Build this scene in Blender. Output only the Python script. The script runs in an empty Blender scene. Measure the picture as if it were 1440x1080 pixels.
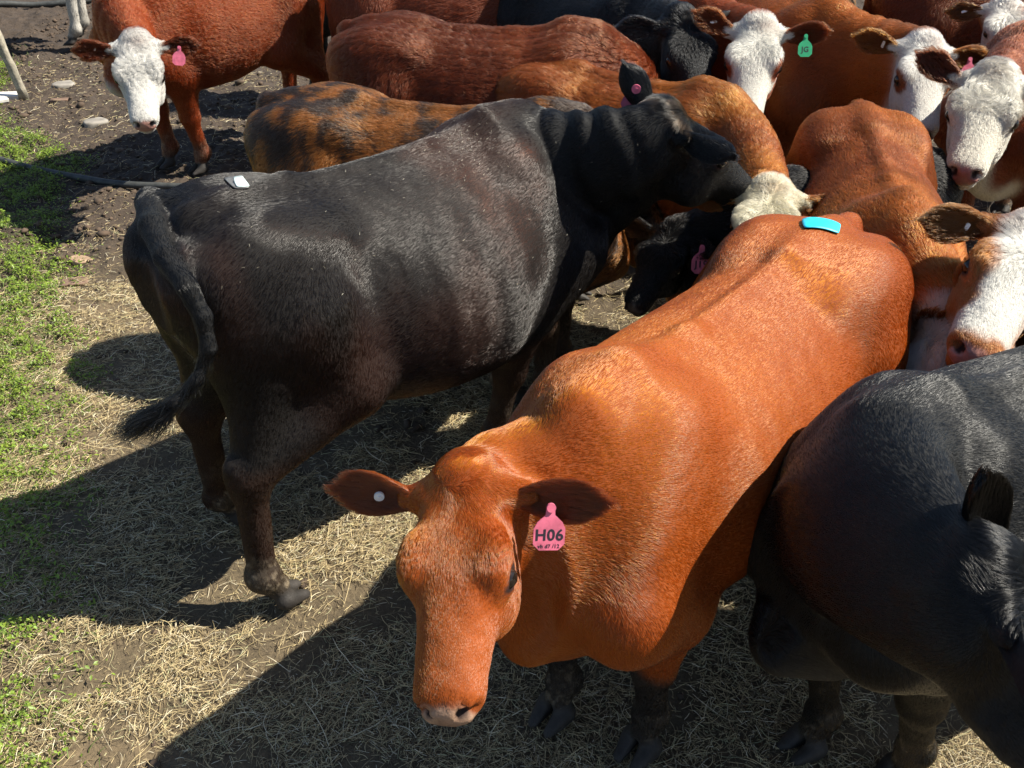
import bpy, math, random
import numpy as np
from mathutils import Vector, Matrix
from mathutils.bvhtree import BVHTree

PREVIEW = False            # coarse shapes without coats, for checking poses
HAIR = 1.0                 # density of the coats

# ------------------------------------------------------------------ camera, sky, sun, exposure
scene = bpy.context.scene
F_PX, PITCH, CAM_H = 1400.0, math.radians(33.0), 2.30
cam_data = bpy.data.cameras.new('camera')
cam = bpy.data.objects.new('camera', cam_data)
scene.collection.objects.link(cam)
cam.location = (0, 0, CAM_H)
cam.rotation_euler = (math.pi / 2 - PITCH, 0, 0)
cam_data.sensor_width = 36.0
cam_data.lens = F_PX / 1440.0 * 36.0
cam_data.clip_start, cam_data.clip_end = 0.05, 500.0
scene.camera = cam

SUN_EL, SUN_AZ = math.radians(49), math.radians(86)      # azimuth from +Y towards +X
world = bpy.data.worlds.new('World')
scene.world = world
world.use_nodes = True
nt = world.node_tree
sky = nt.nodes.new('ShaderNodeTexSky')
sky.sky_type = 'NISHITA'
sky.sun_disc = False
sky.sun_elevation = SUN_EL
sky.sun_rotation = SUN_AZ
sky.dust_density = 0.6
nt.links.new(sky.outputs[0], nt.nodes['Background'].inputs[0])
nt.nodes['Background'].inputs[1].default_value = 0.065
sd = bpy.data.lights.new('sun', 'SUN')
sd.energy = 5.0
sd.angle = math.radians(0.5)
sd.color = (1.0, 0.94, 0.81)
sun = bpy.data.objects.new('sun', sd)
scene.collection.objects.link(sun)
to_sun = Vector((math.sin(SUN_AZ) * math.cos(SUN_EL), math.cos(SUN_AZ) * math.cos(SUN_EL), math.sin(SUN_EL)))
sun.rotation_euler = to_sun.to_track_quat('Z', 'Y').to_euler()
sun.location = (4, 0, 8)
scene.view_settings.view_transform = 'Standard'
scene.view_settings.look = 'None'
scene.view_settings.exposure = 1.12
scene.view_settings.gamma = 1.0
scene.render.engine = 'CYCLES'
scene.cycles.max_bounces = 6
scene.cycles.diffuse_bounces = 3
scene.cycles.transparent_max_bounces = 4
scene.cycles.use_denoising = True
try:
    scene.cycles_curves.shape = 'RIBBONS'
    scene.cycles_curves.subdivisions = 1
except Exception:
    pass

# ------------------------------------------------------------------ small helpers
SP, CP = math.sin(PITCH), math.cos(PITCH)

def ray(px, py):
    """direction from the camera through a point of the 1440 x 1080 photograph"""
    u, v = (px - 720) / F_PX, (py - 540) / F_PX
    d = np.array([u, CP - v * SP, -SP - v * CP])
    return d / np.linalg.norm(d)

CAM = np.array([0, 0, CAM_H])

def at(px, py, h=0.0):
    """the place at height h that the photograph shows at px, py"""
    d = ray(px, py)
    return CAM + d * (h - CAM_H) / d[2]

def norm(v):
    v = np.asarray(v, float)
    return v / (np.linalg.norm(v) + 1e-9)

def link(o, parent=None):
    scene.collection.objects.link(o)
    if parent is not None:
        o.parent = parent
    return o

def tag(o, label=None, cat=None, group=None, kind=None):
    if label: o['label'] = label
    if cat: o['category'] = cat
    if group: o['group'] = group
    if kind: o['kind'] = kind
    return o

rngT = np.random.default_rng(3)
_LAT = rngT.random((64, 64, 64)).astype(np.float32)

def vnoise(P, scale, seed=0):
    """smooth value noise in -1..1"""
    q = np.asarray(P, np.float32) * scale + np.array([seed * 7.31, seed * 3.7, seed * 11.9], np.float32)
    i = np.floor(q).astype(np.int64)
    f = q - i
    f = f * f * (3 - 2 * f)
    i0 = i & 63; i1 = (i + 1) & 63
    r = 0
    for a in (0, 1):
        xa = i1[:, 0] if a else i0[:, 0]; wa = f[:, 0] if a else 1 - f[:, 0]
        for b in (0, 1):
            yb = i1[:, 1] if b else i0[:, 1]; wb = f[:, 1] if b else 1 - f[:, 1]
            for c in (0, 1):
                zc = i1[:, 2] if c else i0[:, 2]; wc = f[:, 2] if c else 1 - f[:, 2]
                r = r + _LAT[xa, yb, zc] * wa * wb * wc
    return r * 2 - 1

def fbm(P, scale, octv=3, seed=0):
    r, a, t = 0, 1.0, 0
    for o in range(octv):
        r = r + a * vnoise(P, scale * 2 ** o, seed + o); t += a; a *= .5
    return r / t

def sstep(a, b, x):
    t = np.clip((x - a) / (b - a), 0, 1)
    return t * t * (3 - 2 * t)

def mesh_obj(name, V, Fc, mat=None, parent=None, smooth=True):
    me = bpy.data.meshes.new(name)
    V = np.ascontiguousarray(V, np.float32)
    Fc = np.asarray(Fc)
    me.vertices.add(len(V)); me.vertices.foreach_set('co', V.ravel())
    n = Fc.shape[1]
    me.loops.add(Fc.size); me.loops.foreach_set('vertex_index', Fc.ravel().astype(np.int32))
    me.polygons.add(len(Fc))
    me.polygons.foreach_set('loop_start', np.arange(0, Fc.size, n, dtype=np.int32))
    me.polygons.foreach_set('loop_total', np.full(len(Fc), n, np.int32))
    me.update(calc_edges=True)
    me.validate()
    if smooth:
        me.polygons.foreach_set('use_smooth', np.ones(len(me.polygons), bool))
    o = bpy.data.objects.new(name, me)
    if mat: me.materials.append(mat)
    return link(o, parent)

def add_col(me, name, C):
    a = me.attributes.new(name, 'FLOAT_COLOR', 'POINT')
    c = np.ones((len(C), 4), np.float32); c[:, :3] = C
    a.data.foreach_set('color', c.ravel())

def add_float(me, name, X):
    a = me.attributes.new(name, 'FLOAT', 'POINT')
    a.data.foreach_set('value', np.asarray(X, np.float32))

# ------------------------------------------------------------------ materials
def new_mat(name):
    m = bpy.data.materials.new(name); m.use_nodes = True
    return m, m.node_tree, m.node_tree.nodes['Principled BSDF']

def plain(name, col, rough=.5, metal=0., noise=0., nscale=40., bump=0.):
    m, t, b = new_mat(name)
    b.inputs['Roughness'].default_value = rough
    b.inputs['Metallic'].default_value = metal
    if noise or bump:
        tc = t.nodes.new('ShaderNodeTexCoord')
        nz = t.nodes.new('ShaderNodeTexNoise'); nz.inputs['Scale'].default_value = nscale; nz.inputs['Detail'].default_value = 6
        t.links.new(tc.outputs['Object'], nz.inputs['Vector'])
        rp = t.nodes.new('ShaderNodeValToRGB')
        rp.color_ramp.elements[0].position = .3; rp.color_ramp.elements[1].position = .7
        rp.color_ramp.elements[0].color = tuple(c * (1 - noise) for c in col) + (1,)
        rp.color_ramp.elements[1].color = tuple(min(1, c * (1 + noise)) for c in col) + (1,)
        t.links.new(nz.outputs[0], rp.inputs[0]); t.links.new(rp.outputs[0], b.inputs['Base Color'])
        if bump:
            bp = t.nodes.new('ShaderNodeBump'); bp.inputs['Strength'].default_value = bump; bp.inputs['Distance'].default_value = .01
            t.links.new(nz.outputs[0], bp.inputs['Height']); t.links.new(bp.outputs[0], b.inputs['Normal'])
    else:
        b.inputs['Base Color'].default_value = tuple(col) + (1,)
    return m

def skin_material():
    m, t, b = new_mat('cow_hide')
    a = t.nodes.new('ShaderNodeAttribute'); a.attribute_name = 'col'
    r = t.nodes.new('ShaderNodeAttribute'); r.attribute_name = 'wet'
    tc = t.nodes.new('ShaderNodeTexCoord')
    nz = t.nodes.new('ShaderNodeTexNoise'); nz.inputs['Scale'].default_value = 180; nz.inputs['Detail'].default_value = 3
    t.links.new(tc.outputs['Object'], nz.inputs['Vector'])
    mx = t.nodes.new('ShaderNodeMix'); mx.data_type = 'RGBA'; mx.blend_type = 'MULTIPLY'; mx.inputs[0].default_value = .5
    t.links.new(a.outputs['Color'], mx.inputs[6]); t.links.new(nz.outputs[0], mx.inputs[7])
    t.links.new(mx.outputs[2], b.inputs['Base Color'])
    mr = t.nodes.new('ShaderNodeMapRange'); mr.inputs[3].default_value = .8
    b.inputs['Specular IOR Level'].default_value = .3; mr.inputs[4].default_value = .28
    t.links.new(r.outputs['Fac'], mr.inputs[0]); t.links.new(mr.outputs[0], b.inputs['Roughness'])
    bp = t.nodes.new('ShaderNodeBump'); bp.inputs['Strength'].default_value = .35; bp.inputs['Distance'].default_value = .003
    t.links.new(nz.outputs[0], bp.inputs['Height']); t.links.new(bp.outputs[0], b.inputs['Normal'])
    return m

def coat_material(name='cow_coat', ru=.24, ior=1.42, dif=.35):
    m = bpy.data.materials.new(name); m.use_nodes = True
    t = m.node_tree; t.nodes.clear()
    out = t.nodes.new('ShaderNodeOutputMaterial')
    a = t.nodes.new('ShaderNodeAttribute'); a.attribute_name = 'col'
    g = t.nodes.new('ShaderNodeAttribute'); g.attribute_name = 'gloss'
    hb = t.nodes.new('ShaderNodeBsdfHairPrincipled')
    hb.model = 'CHIANG'; hb.parametrization = 'COLOR'
    hb.inputs['Roughness'].default_value = ru; hb.inputs['Radial Roughness'].default_value = .45 if ru > .15 else .30
    hb.inputs['IOR'].default_value = ior
    hb.inputs['Random Roughness'].default_value = .2
    t.links.new(a.outputs['Color'], hb.inputs['Color'])
    df = t.nodes.new('ShaderNodeBsdfDiffuse'); t.links.new(a.outputs['Color'], df.inputs['Color'])
    mx = t.nodes.new('ShaderNodeMixShader'); mx.inputs[0].default_value = dif
    t.links.new(hb.outputs[0], mx.inputs[1]); t.links.new(df.outputs[0], mx.inputs[2])
    t.links.new(mx.outputs[0], out.inputs['Surface'])
    return m

M_HIDE, M_COAT = skin_material(), coat_material()
M_SLEEK = coat_material('cow_coat_sleek', .14, 1.39, .10)
M_SHEEN = coat_material('cow_coat_sheen', .20, 1.50, .25)
M_EYE = plain('eye_dark', (.012, .008, .006), .06)
M_PINK = plain('tag_pink', (.56, .12, .19), .5, noise=.22, nscale=45, bump=.15)
M_GREEN = plain('tag_green', (.02, .30, .13), .45, noise=.08, nscale=60)
M_WHITE = plain('tag_white', (.75, .75, .72), .4)
M_METAL = plain('clip_metal', (.75, .74, .70), .35, .7)
M_INK = plain('marker_ink', (.015, .012, .02), .6)
M_CYAN = plain('patch_cyan', (.01, .45, .62), .45, noise=.05, nscale=120)
M_SILVER = plain('patch_silver', (.50, .60, .60), .35, noise=.12, nscale=90)
M_SILVER2 = plain('patch_scratched', (.12, .12, .12), .5, noise=.3, nscale=150)

# ------------------------------------------------------------------ implicit shapes
def capd(P, a, b, ra, rb, n=None, k=1.0):
    a = np.asarray(a, np.float32); b = np.asarray(b, np.float32)
    v = b - a
    q = P - a
    t = np.clip((q @ v) / max(float(v @ v), 1e-8), 0, 1)
    off = q - t[..., None] * v
    if n is not None:
        n = np.asarray(n, np.float32)
        off = off + (off @ n)[..., None] * n * (k - 1)
    return (np.sqrt((off * off).sum(-1)) - (ra + (rb - ra) * t)) / (k ** .35)

def elld(P, c, r, R=None):
    q = P - np.asarray(c, np.float32)
    if R is not None: q = q @ np.asarray(R, np.float32)
    r = np.asarray(r, np.float32)
    k0 = np.sqrt(((q / r) ** 2).sum(-1)); k1 = np.sqrt(((q / r ** 2) ** 2).sum(-1))
    return k0 * (k0 - 1) / np.maximum(k1, 1e-6)

def loftd(P, xs, wid, top, bot, pt, pb, jaw=0.0, cfrac=.5):
    x, y, z = P[..., 0], P[..., 1], P[..., 2]
    w = np.interp(x, xs, wid); tz = np.interp(x, xs, top); bz = np.interp(x, xs, bot)
    cz = bz + (tz - bz) * cfrac
    up = z > cz
    hh = np.where(up, tz - cz, cz - bz)
    zz = np.abs(z - cz) / hh
    ww = w * (1 - jaw * np.clip((cz - z) / np.maximum(cz - bz, 1e-3), 0, 1.2))
    yy = np.abs(y) / np.maximum(ww, 1e-3)
    p = np.where(up, pt, pb)
    rho = (yy ** p + zz ** p) ** (1 / p)
    d = (rho - 1) * np.minimum(w, (tz - bz) / 2)
    ex = np.maximum(xs[0] - x, x - xs[-1])
    return np.maximum(d, ex).astype(np.float32)

def smin(a, b, k):
    h = np.clip(.5 + .5 * (b - a) / k, 0, 1)
    return b + (a - b) * h - k * h * (1 - h)

def smax(a, b, k):
    return -smin(-a, -b, k)

def dens(xs, ys, n=60):
    """smooth resampling of a profile"""
    xs = np.asarray(xs, float); ys = np.asarray(ys, float)
    X = np.linspace(xs[0], xs[-1], n)
    Y = np.interp(X, xs, ys)
    k = np.array([1, 2, 3, 2, 1.]); k /= k.sum()
    for _ in range(2):
        Yp = np.pad(Y, 2, mode='edge'); Y = np.convolve(Yp, k, 'valid')
    return X, Y

class Prim:
    def __init__(s, fn, lo, hi, k, grp, flow, sub=False):
        s.fn, s.lo, s.hi, s.k, s.grp, s.sub = fn, np.asarray(lo), np.asarray(hi), k, grp, sub
        s.flow = norm(flow)

def surfnets(d, org, h):
    s = d < 0
    c = [s[i:s.shape[0] - 1 + i, j:s.shape[1] - 1 + j, k:s.shape[2] - 1 + k] for i in (0, 1) for j in (0, 1) for k in (0, 1)]
    anyv = c[0].copy(); allv = c[0].copy()
    for x in c[1:]:
        anyv |= x; allv &= x
    act = anyv & ~allv
    I = np.argwhere(act)
    ids = np.full(act.shape, -1, np.int64); ids[act] = np.arange(len(I))
    off = np.array([(i, j, k) for i in (0, 1) for j in (0, 1) for k in (0, 1)])
    val = np.stack([d[I[:, 0] + o[0], I[:, 1] + o[1], I[:, 2] + o[2]] for o in off], 1)
    acc = np.zeros((len(I), 3)); cnt = np.zeros(len(I))
    for a in range(8):
        for b in range(a + 1, 8):
            if np.abs(off[a] - off[b]).sum() != 1: continue
            va, vb = val[:, a], val[:, b]
            m = (va < 0) != (vb < 0)
            t = np.where(m, va / np.where(m, va - vb, 1), 0)
            p = off[a] + t[:, None] * (off[b] - off[a])
            acc += p * m[:, None]; cnt += m
    V = (I + acc / cnt[:, None]) * h + org
    faces = []
    for ax in range(3):
        sl0 = [slice(1, -1)] * 3; sl1 = [slice(1, -1)] * 3
        sl0[ax] = slice(0, -1); sl1[ax] = slice(1, None)
        a, b = s[tuple(sl0)], s[tuple(sl1)]
        E = np.argwhere(a != b)
        sg = a[a != b]
        base = E.copy()
        for q in range(3):
            if q != ax: base[:, q] += 1
        u, v = (ax + 1) % 3, (ax + 2) % 3
        def cell(du, dv):
            x = base.copy(); x[:, u] += du; x[:, v] += dv
            return ids[x[:, 0], x[:, 1], x[:, 2]]
        q = np.stack([cell(-1, -1), cell(0, -1), cell(0, 0), cell(-1, 0)], 1)
        q[~sg] = q[~sg][:, ::-1]
        faces.append(q)
    Fq = np.concatenate(faces)
    Fq = Fq[(Fq >= 0).all(1)]
    return V, Fq

def relax(V, Fq, it=1, lam=.5):
    E = np.concatenate([Fq[:, [0, 1]], Fq[:, [1, 2]], Fq[:, [2, 3]], Fq[:, [3, 0]]])
    n = len(V)
    for _ in range(it):
        cnt = np.bincount(E[:, 0], minlength=n) + np.bincount(E[:, 1], minlength=n)
        S = np.stack([np.bincount(E[:, 0], V[E[:, 1], i], n) + np.bincount(E[:, 1], V[E[:, 0], i], n) for i in range(3)], 1)
        V = V + lam * (S / np.maximum(cnt, 1)[:, None] - V)
    return V

def vnormals(V, Fq):
    a, b = V[Fq[:, 2]] - V[Fq[:, 0]], V[Fq[:, 3]] - V[Fq[:, 1]]
    fn = np.cross(a, b)
    N = np.zeros_like(V)
    for c in range(4):
        for i in range(3):
            N[:, i] += np.bincount(Fq[:, c], fn[:, i], len(V))
    return N / (np.linalg.norm(N, axis=1)[:, None] + 1e-12)

# ------------------------------------------------------------------ the coat: real strands rooted on the hide
def strands(name, roots, N, flow, L, col, rad, parent, mat, lift=.3, curl=0., clump=0., gloss=.04, seed=0, npt=4, cell=.03, kink=60., jitter=.16):
    rng = np.random.default_rng(seed)
    n = len(roots)
    if n == 0: return None
    t = np.linspace(0, 1, npt)
    side = np.cross(N, flow)
    lf = (lift * (.6 + .8 * rng.random(n)))[:, None]
    d0 = flow + N * lf * 1.6
    d0 /= np.linalg.norm(d0, axis=1)[:, None]
    jit = rng.normal(0, jitter, (n, 1)) * side
    P = np.zeros((n, npt, 3))
    for i, ti in enumerate(t):
        P[:, i] = roots + L[:, None] * (ti * (d0 + jit) - (ti ** 2) * N * lf * .75)
    if curl is not 0.:
        cu = np.asarray(curl); cu = np.broadcast_to(cu, (n,))
        ph = vnoise(roots, kink, 5) * 4
        for i, ti in enumerate(t):
            w = (L * cu * ti * np.sin(ph + ti * 6.0))[:, None]
            P[:, i] += side * w
    cl = np.broadcast_to(np.asarray(clump, float), (n,))
    if cl.max() > 0:
        jr = roots + .012 * np.stack([vnoise(roots, 25, 1), vnoise(roots, 25, 2), vnoise(roots, 25, 3)], 1)
        cid = np.floor(jr / cell).astype(np.int64)
        key = cid[:, 0] * 73856093 ^ cid[:, 1] * 19349663 ^ cid[:, 2] * 83492791
        _, inv = np.unique(key, return_inverse=True)
        m = inv.max() + 1
        cnt = np.bincount(inv, minlength=m)
        tip = P[:, -1]
        ctr = np.stack([np.bincount(inv, tip[:, k], m) / cnt for k in range(3)], 1)[inv]
        dl = ctr - tip
        dn = np.linalg.norm(dl, axis=1)
        dl = dl * (np.minimum(1, .7 * L / (dn + 1e-9)))[:, None] * (dn < L * 3)[:, None]
        for i, ti in enumerate(t):
            P[:, i] += dl * (cl * ti ** 1.5)[:, None]
    hc = bpy.data.hair_curves.new(name)
    hc.add_curves([npt] * n)
    hc.attributes['position'].data.foreach_set('vector', P.astype(np.float32).ravel())
    ra = hc.attributes.get('radius') or hc.attributes.new('radius', 'FLOAT', 'POINT')
    rr = np.broadcast_to(np.asarray(rad, float).reshape(-1, 1), (n, npt)) * (1 - .75 * t ** 1.5)[None]
    ra.data.foreach_set('value', rr.astype(np.float32).ravel())
    ca = hc.attributes.new('col', 'FLOAT_COLOR', 'CURVE')
    cc = np.ones((n, 4), np.float32); cc[:, :3] = col
    ca.data.foreach_set('color', cc.ravel())
    ga = hc.attributes.new('gloss', 'FLOAT', 'CURVE')
    ga.data.foreach_set('value', np.broadcast_to(np.asarray(gloss, np.float32), (n,)).astype(np.float32).copy())
    hc.materials.append(mat)
    o = bpy.data.objects.new(name, hc)
    return link(o, parent)

# ------------------------------------------------------------------ the cow
BX = [-.80, -.76, -.70, -.60, -.48, -.30, -.05, .20, .38, .52, .62, .68]
BTOP = [1.12, 1.18, 1.23, 1.255, 1.262, 1.245, 1.232, 1.245, 1.29, 1.28, 1.20, 1.10]
BBOT = [1.00, .90, .80, .72, .66, .59, .53, .52, .53, .56, .62, .74]
BWID = [.07, .13, .195, .24, .262, .295, .345, .345, .275, .23, .18, .10]

HX = [-.05, 0, .07, .15, .225, .29, .355, .41, .46, .495]
HW = [.045, .080, .096, .106, .103, .080, .064, .061, .064, .048]
HT = [-.035, .0, .010, .012, .010, -.002, -.014, -.022, -.034, -.062]
HB = [-.12, -.16, -.205, -.235, -.235, -.21, -.168, -.148, -.135, -.11]

def head_frame(pose):
    return pose['R'], pose['P']

def cow_prims(c):
    """all shapes of one animal in its own frame (withers 1.30 m high, facing +X)"""
    wd, ln, dp = c['wd'], c['ln'], c['dp']
    pr = []
    def cap(a, b, ra, rb, k=.05, grp='body', flow=(-1, 0, -.3), n=None, kn=1., sub=False):
        a, b = np.array(a, float), np.array(b, float)
        m = max(ra, rb) + k + .03
        pr.append(Prim(lambda P, a=a, b=b: capd(P, a, b, ra, rb, n, kn), np.minimum(a, b) - m, np.maximum(a, b) + m, k, grp, flow, sub))
    def ell(ce, r, k=.05, grp='body', flow=(-1, 0, -.3), R=None, sub=False):
        m = max(r) + k + .03
        ce = np.array(ce, float)
        pr.append(Prim(lambda P: elld(P, ce, r, R), ce - m, ce + m, k, grp, flow, sub))
    # trunk
    X, T = dens(np.array(BX) * ln, BTOP); _, B = dens(np.array(BX) * ln, BBOT); _, W = dens(np.array(BX) * ln, np.array(BWID) * wd)
    B = T - (T - B) * dp
    bend = c['bend']
    def trunk(P):
        Q = P
        if bend:
            Q = P.copy(); Q[..., 1] = P[..., 1] - bend * (P[..., 0]) ** 2
        return loftd(Q, X, W, T, B, 1.9, 2.2, cfrac=.47)
    pr.append(Prim(trunk, (-.95 * ln, -.55, .3), (.8 * ln, .55, 1.4), .05, 'body', (-1, 0, -.28)))
    cap((-.66 * ln, 0, 1.225), (-.38 * ln, 0, 1.24), .035, .035, .06)                      # sacrum ridge
    cap((-.38 * ln, 0, 1.240), (.10 * ln, 0, 1.231), .020, .020, .035)
    cap((.10 * ln, 0, 1.231), (.36 * ln, 0, 1.266), .020, .026, .045)
    cap((.36 * ln, 0, 1.262), (.50 * ln, 0, 1.235), .030, .05, .09)                       # spine
    for sd_ in (1, -1):
        y = lambda v: v * sd_ * wd
        ell((-.42 * ln, y(.195) * c.get('hk', 1), 1.165), (.08, .045, .04), .11)                            # hooks
        ell((-.745 * ln, y(.105), 1.14), (.05, .045, .05), .06)                             # pins
        ell((-.56 * ln, y(.165), .95), (.19, .125, .27), .08, flow=(-.5, 0, -1))            # thigh
        ell((-.58 * ln, y(.165), 1.07), (.15, .075, .12), .10)
        ell((-.54 * ln, y(.115), 1.13), (.17, .10, .075), .12)
        cap((-.72 * ln, y(.115), 1.08), (-.63 * ln, y(.135), .68), .085, .07, .08, flow=(-.2, 0, -1))
        # shoulder blade and arm
        cap((.36 * ln, y(.13), 1.12), (.54 * ln, y(.205), .84), .09, .115, .11, n=(0, 1, 0), kn=1.35, flow=(-.5, 0, -.9))
        cap((.56 * ln, y(.20), .82), (.38 * ln, y(.185), .68), .105, .10, .07, flow=(-.4, 0, -.9))
        # front leg
        off = np.array(c['feet'].get('fl' if sd_ > 0 else 'fr', (0, 0)))
        def J(x, yy, z, zh, o=off, x0=0):
            f = max(0, 1 - z / zh)
            f = f ** .9
            return (x * ln + o[0] * f, y(yy) + o[1] * f, z)
        fl = 'leg'
        el, kn, kl, fe, pa = J(.39, .18, .68, .8), J(.425, .155, .385, .8), J(.43, .15, .33, .8), J(.43, .145, .125, .8), J(.465, .145, .072, .8)
        cap(el, kn, .100, .055, .05, fl, (0, 0, -1))
        ell(kn, (.060, .056, .06), .03, fl, (0, 0, -1))
        cap(kl, fe, .046, .040, .03, fl, (0, 0, -1))
        ell(fe, (.052, .053, .046), .025, fl, (0, 0, -1))
        cap(fe, pa, .044, .040, .02, fl, (0, 0, -1))
        for q in (-1, 1):
            pr.append(Prim(lambda P, ca_=np.array((pa[0] + .005, pa[1] + q * .030, .030)), cb_=np.array((pa[0] + .078, pa[1] + q * .028, .004)): capd(P, ca_, cb_, .034, .020),
                           (pa[0] - .1, pa[1] - .1, -.08), (pa[0] + .18, pa[1] + .1, .14), .008, 'hoof', (1, 0, 0)))
        # hind leg
        off = np.array(c['feet'].get('rl' if sd_ > 0 else 'rr', (0, 0)))
        st, hk, hl, fe, pa = J(-.36, .195, .70, .85, off), J(-.665, .155, .50, .85, off), J(-.665, .15, .45, .85, off), J(-.645, .145, .135, .85, off), J(-.60, .145, .072, .85, off)
        cap((-.48 * ln, y(.17), .95), st, .16, .105, .08, flow=(.2, 0, -1))
        cap(st, hk, .118, .062, .06, fl, (-.5, 0, -1))
        cap((-.60 * ln + off[0] * .15, y(.15) + off[1] * .15, .78), hk, .10, .052, .05, fl, (-.3, 0, -1))
        cap((hk[0] - .045, hk[1], hk[2] + .05), hl, .030, .045, .03, fl, (0, 0, -1))
        ell(hk, (.058, .045, .06), .03, fl, (0, 0, -1))
        cap(hl, fe, .050, .043, .03, fl, (0, 0, -1))
        ell(fe, (.056, .054, .048), .025, fl, (0, 0, -1))
        cap(fe, pa, .046, .041, .02, fl, (0, 0, -1))
        for q in (-1, 1):
            pr.append(Prim(lambda P, ca_=np.array((pa[0] + .005, pa[1] + q * .030, .030)), cb_=np.array((pa[0] + .078, pa[1] + q * .028, .004)): capd(P, ca_, cb_, .034, .020),
                           (pa[0] - .1, pa[1] - .1, -.08), (pa[0] + .18, pa[1] + .1, .14), .008, 'hoof', (1, 0, 0)))
    for k_ in ('fl', 'fr', 'rl', 'rr'):
        o_ = c['feet'].get(k_, (0, 0)); sg = 1 if k_[1] == 'l' else -1
        px_ = ((.465 if k_[0] == 'f' else -.60) * ln + .055 + o_[0] * .93, .145 * wd * sg + o_[1] * .93 if False else (.145 * sg * wd + o_[1]), .02)
        ell(px_, (.07, .006, .06), .006, 'hoof', (1, 0, 0), sub=True)
    # brisket
    br = c.get('br', 0)
    cap((.50 * ln, 0, .60 + br), (.64 * ln, 0, .66 + br), .10, .085, .09, n=(0, 1, 0), kn=1.15)
    # neck
    R, P0 = c['R'], c['P']
    hx, hy, hz = R[:, 0], R[:, 1], R[:, 2]
    if c.get('tailpx'):
        bp = [p for p in pr if p.grp in ('body',) and not p.sub]
        out = []
        for d, back in c['tailpx']:
            o, dd = c['camloc'], d; t = .3; best = (9., 1.)
            for _ in range(90):
                q = (o + dd * t).astype(np.float32)[None]
                m = min(float(p.fn(q)[0]) for p in bp)
                if m < .004: break
                if m < best[0]: best = (m, t)
                t += max(m * .6, .004)
            else: t = best[1]
            if t > 6: t = best[1]
            if out: t = min(t, c['tailT'] + .025)
            c['tailT'] = t
            out.append(o + dd * (t - back))
        c['tail'] = [np.array((-.60 * ln, 0, 1.19))] + out
    nb = np.array((.42 * ln, 0, 1.00 + .01))
    ne = P0 - hz * .122 + hx * .02
    if c.get('neck') is not None:
        c1, c2 = [np.array(q) for q in c['neck']]
    else:
        c1 = nb + np.array((.22, 0, .03)); c2 = ne + ((nb - ne) * .38 + np.array((0, 0, .03))) * .45 + norm(-hx * .55 - hz * .8) * .08
    nn = 8
    ts = np.linspace(0, 1, nn)
    pts = [(1 - t) ** 3 * nb + 3 * (1 - t) ** 2 * t * c1 + 3 * (1 - t) * t * t * c2 + t ** 3 * ne for t in ts]
    rv = .275 + (.120 - .275) * ts ** .7
    rv = rv * (1 - (1 - c.get('nk', 1)) * np.sin(np.pi * np.clip(ts * 1.1, 0, .75)))
    rl = .175 * wd + (.082 - .175 * wd) * ts ** .75
    c['neckpts'] = np.array(pts)
    lat = np.array((0, 1., 0))
    for i in range(nn - 1):
        d = norm(pts[i + 1] - pts[i])
        lt = lat * (1 - ts[i]) + hy * ts[i]
        lt = norm(lt - d * (lt @ d))
        kk = float(rv[i] / rl[i])
        cap(pts[i], pts[i + 1], rv[i], rv[i + 1], .05, 'neck', -d + np.array((0, 0, -.2)), n=lt, kn=kk)
    # dewlap
    thr = P0 + hx * .16 - hz * .22
    if c.get('neck') is None:
        m1 = (np.array((.62 * ln, 0, .68 + br)) + thr) / 2 + np.array((-.02, 0, -.02))
        cap((.60 * ln, 0, .70 + br), m1 + np.array((0, 0, br * .6)), .08, .06, .07, 'neck', (0, 0, -1), n=(0, 1, 0), kn=1.8)
        cap(m1, thr + hz * .04, .06, .05, .06, 'neck', (0, 0, -1), n=(0, 1, 0), kn=1.6)
    # head
    hs = c.get('hs', 1.0)
    xs, hw = dens(HX, HW, 50); _, ht = dens(HX, HT, 50); _, hb = dens(HX, HB, 50)
    def head(P):
        Q = ((P - P0.astype(np.float32)) @ R.astype(np.float32)) / hs
        return loftd(Q, xs, hw, ht, hb, 3.0, 2.4, jaw=.32, cfrac=.58) * hs
    pr.append(Prim(head, P0 - .65, P0 + .65, .035, 'head', hx))
    def hp(x, y, z): return P0 + R @ (np.array((x, y, z)) * hs)
    def hell(x, y, z, r, k, sub=False, flow=None, grp='head'):
        r = tuple(q * hs for q in r)
        m = max(r) + k + .03; ce = hp(x, y, z)
        pr.append(Prim(lambda P: elld(P, ce, r, R), ce - m, ce + m, k, grp, hx if flow is None else flow, sub))
    hell(.0, 0, -.012, (.05, .06, .04), .05, flow=hz)                                     # poll
    hell(.45, 0, -.085, (.045, .060, .052), .025)                                           # muzzle
    hell(.44, 0, -.145, (.045, .045, .025), .02)                                           # lower lip
    for q in (1, -1):
        hell(.213, q * .089, -.038, (.048, .024, .034), .028)                              # orbit
        hell(.185, q * .086, -.008, (.05, .03, .018), .035)
        hell(.214, q * .108, -.033 - .012 * c.get('lid', .25), (.034, .016 + .004 * c.get('lid', .25), .012 + .008 * c.get('lid', .25)), .008)                              # upper lid
        hell(.222, q * .108, -.072, (.028, .012, .007), .008)                              # lower lid                               # brow
        hell(.22, q * .060, -.160, (.08, .036, .066), .05)                                # cheek
        hell(.355, q * .056, -.085, (.09, .018, .03), .03)                                  # facial crest
        hell(.220, q * .125, -.050, (.026, .013, .017), .012, True)                        # socket
        hell(.485, q * .036, -.066, (.026, .014, .012), .010, True)                        # nostril
        hell(.474, q * .050, -.076, (.020, .012, .009), .010, True)
        hell(.43, q * .075, -.122, (.065, .012, .006), .008, True)                          # mouth line
        ell_b = hp(.035, q * .085, -.048)
        ell_e = hp(.035, q * .128, -.050)
        cap(ell_b, ell_e, .036, .028, .03, 'head', R @ np.array((0, q, 0)))                   # ear root
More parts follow.
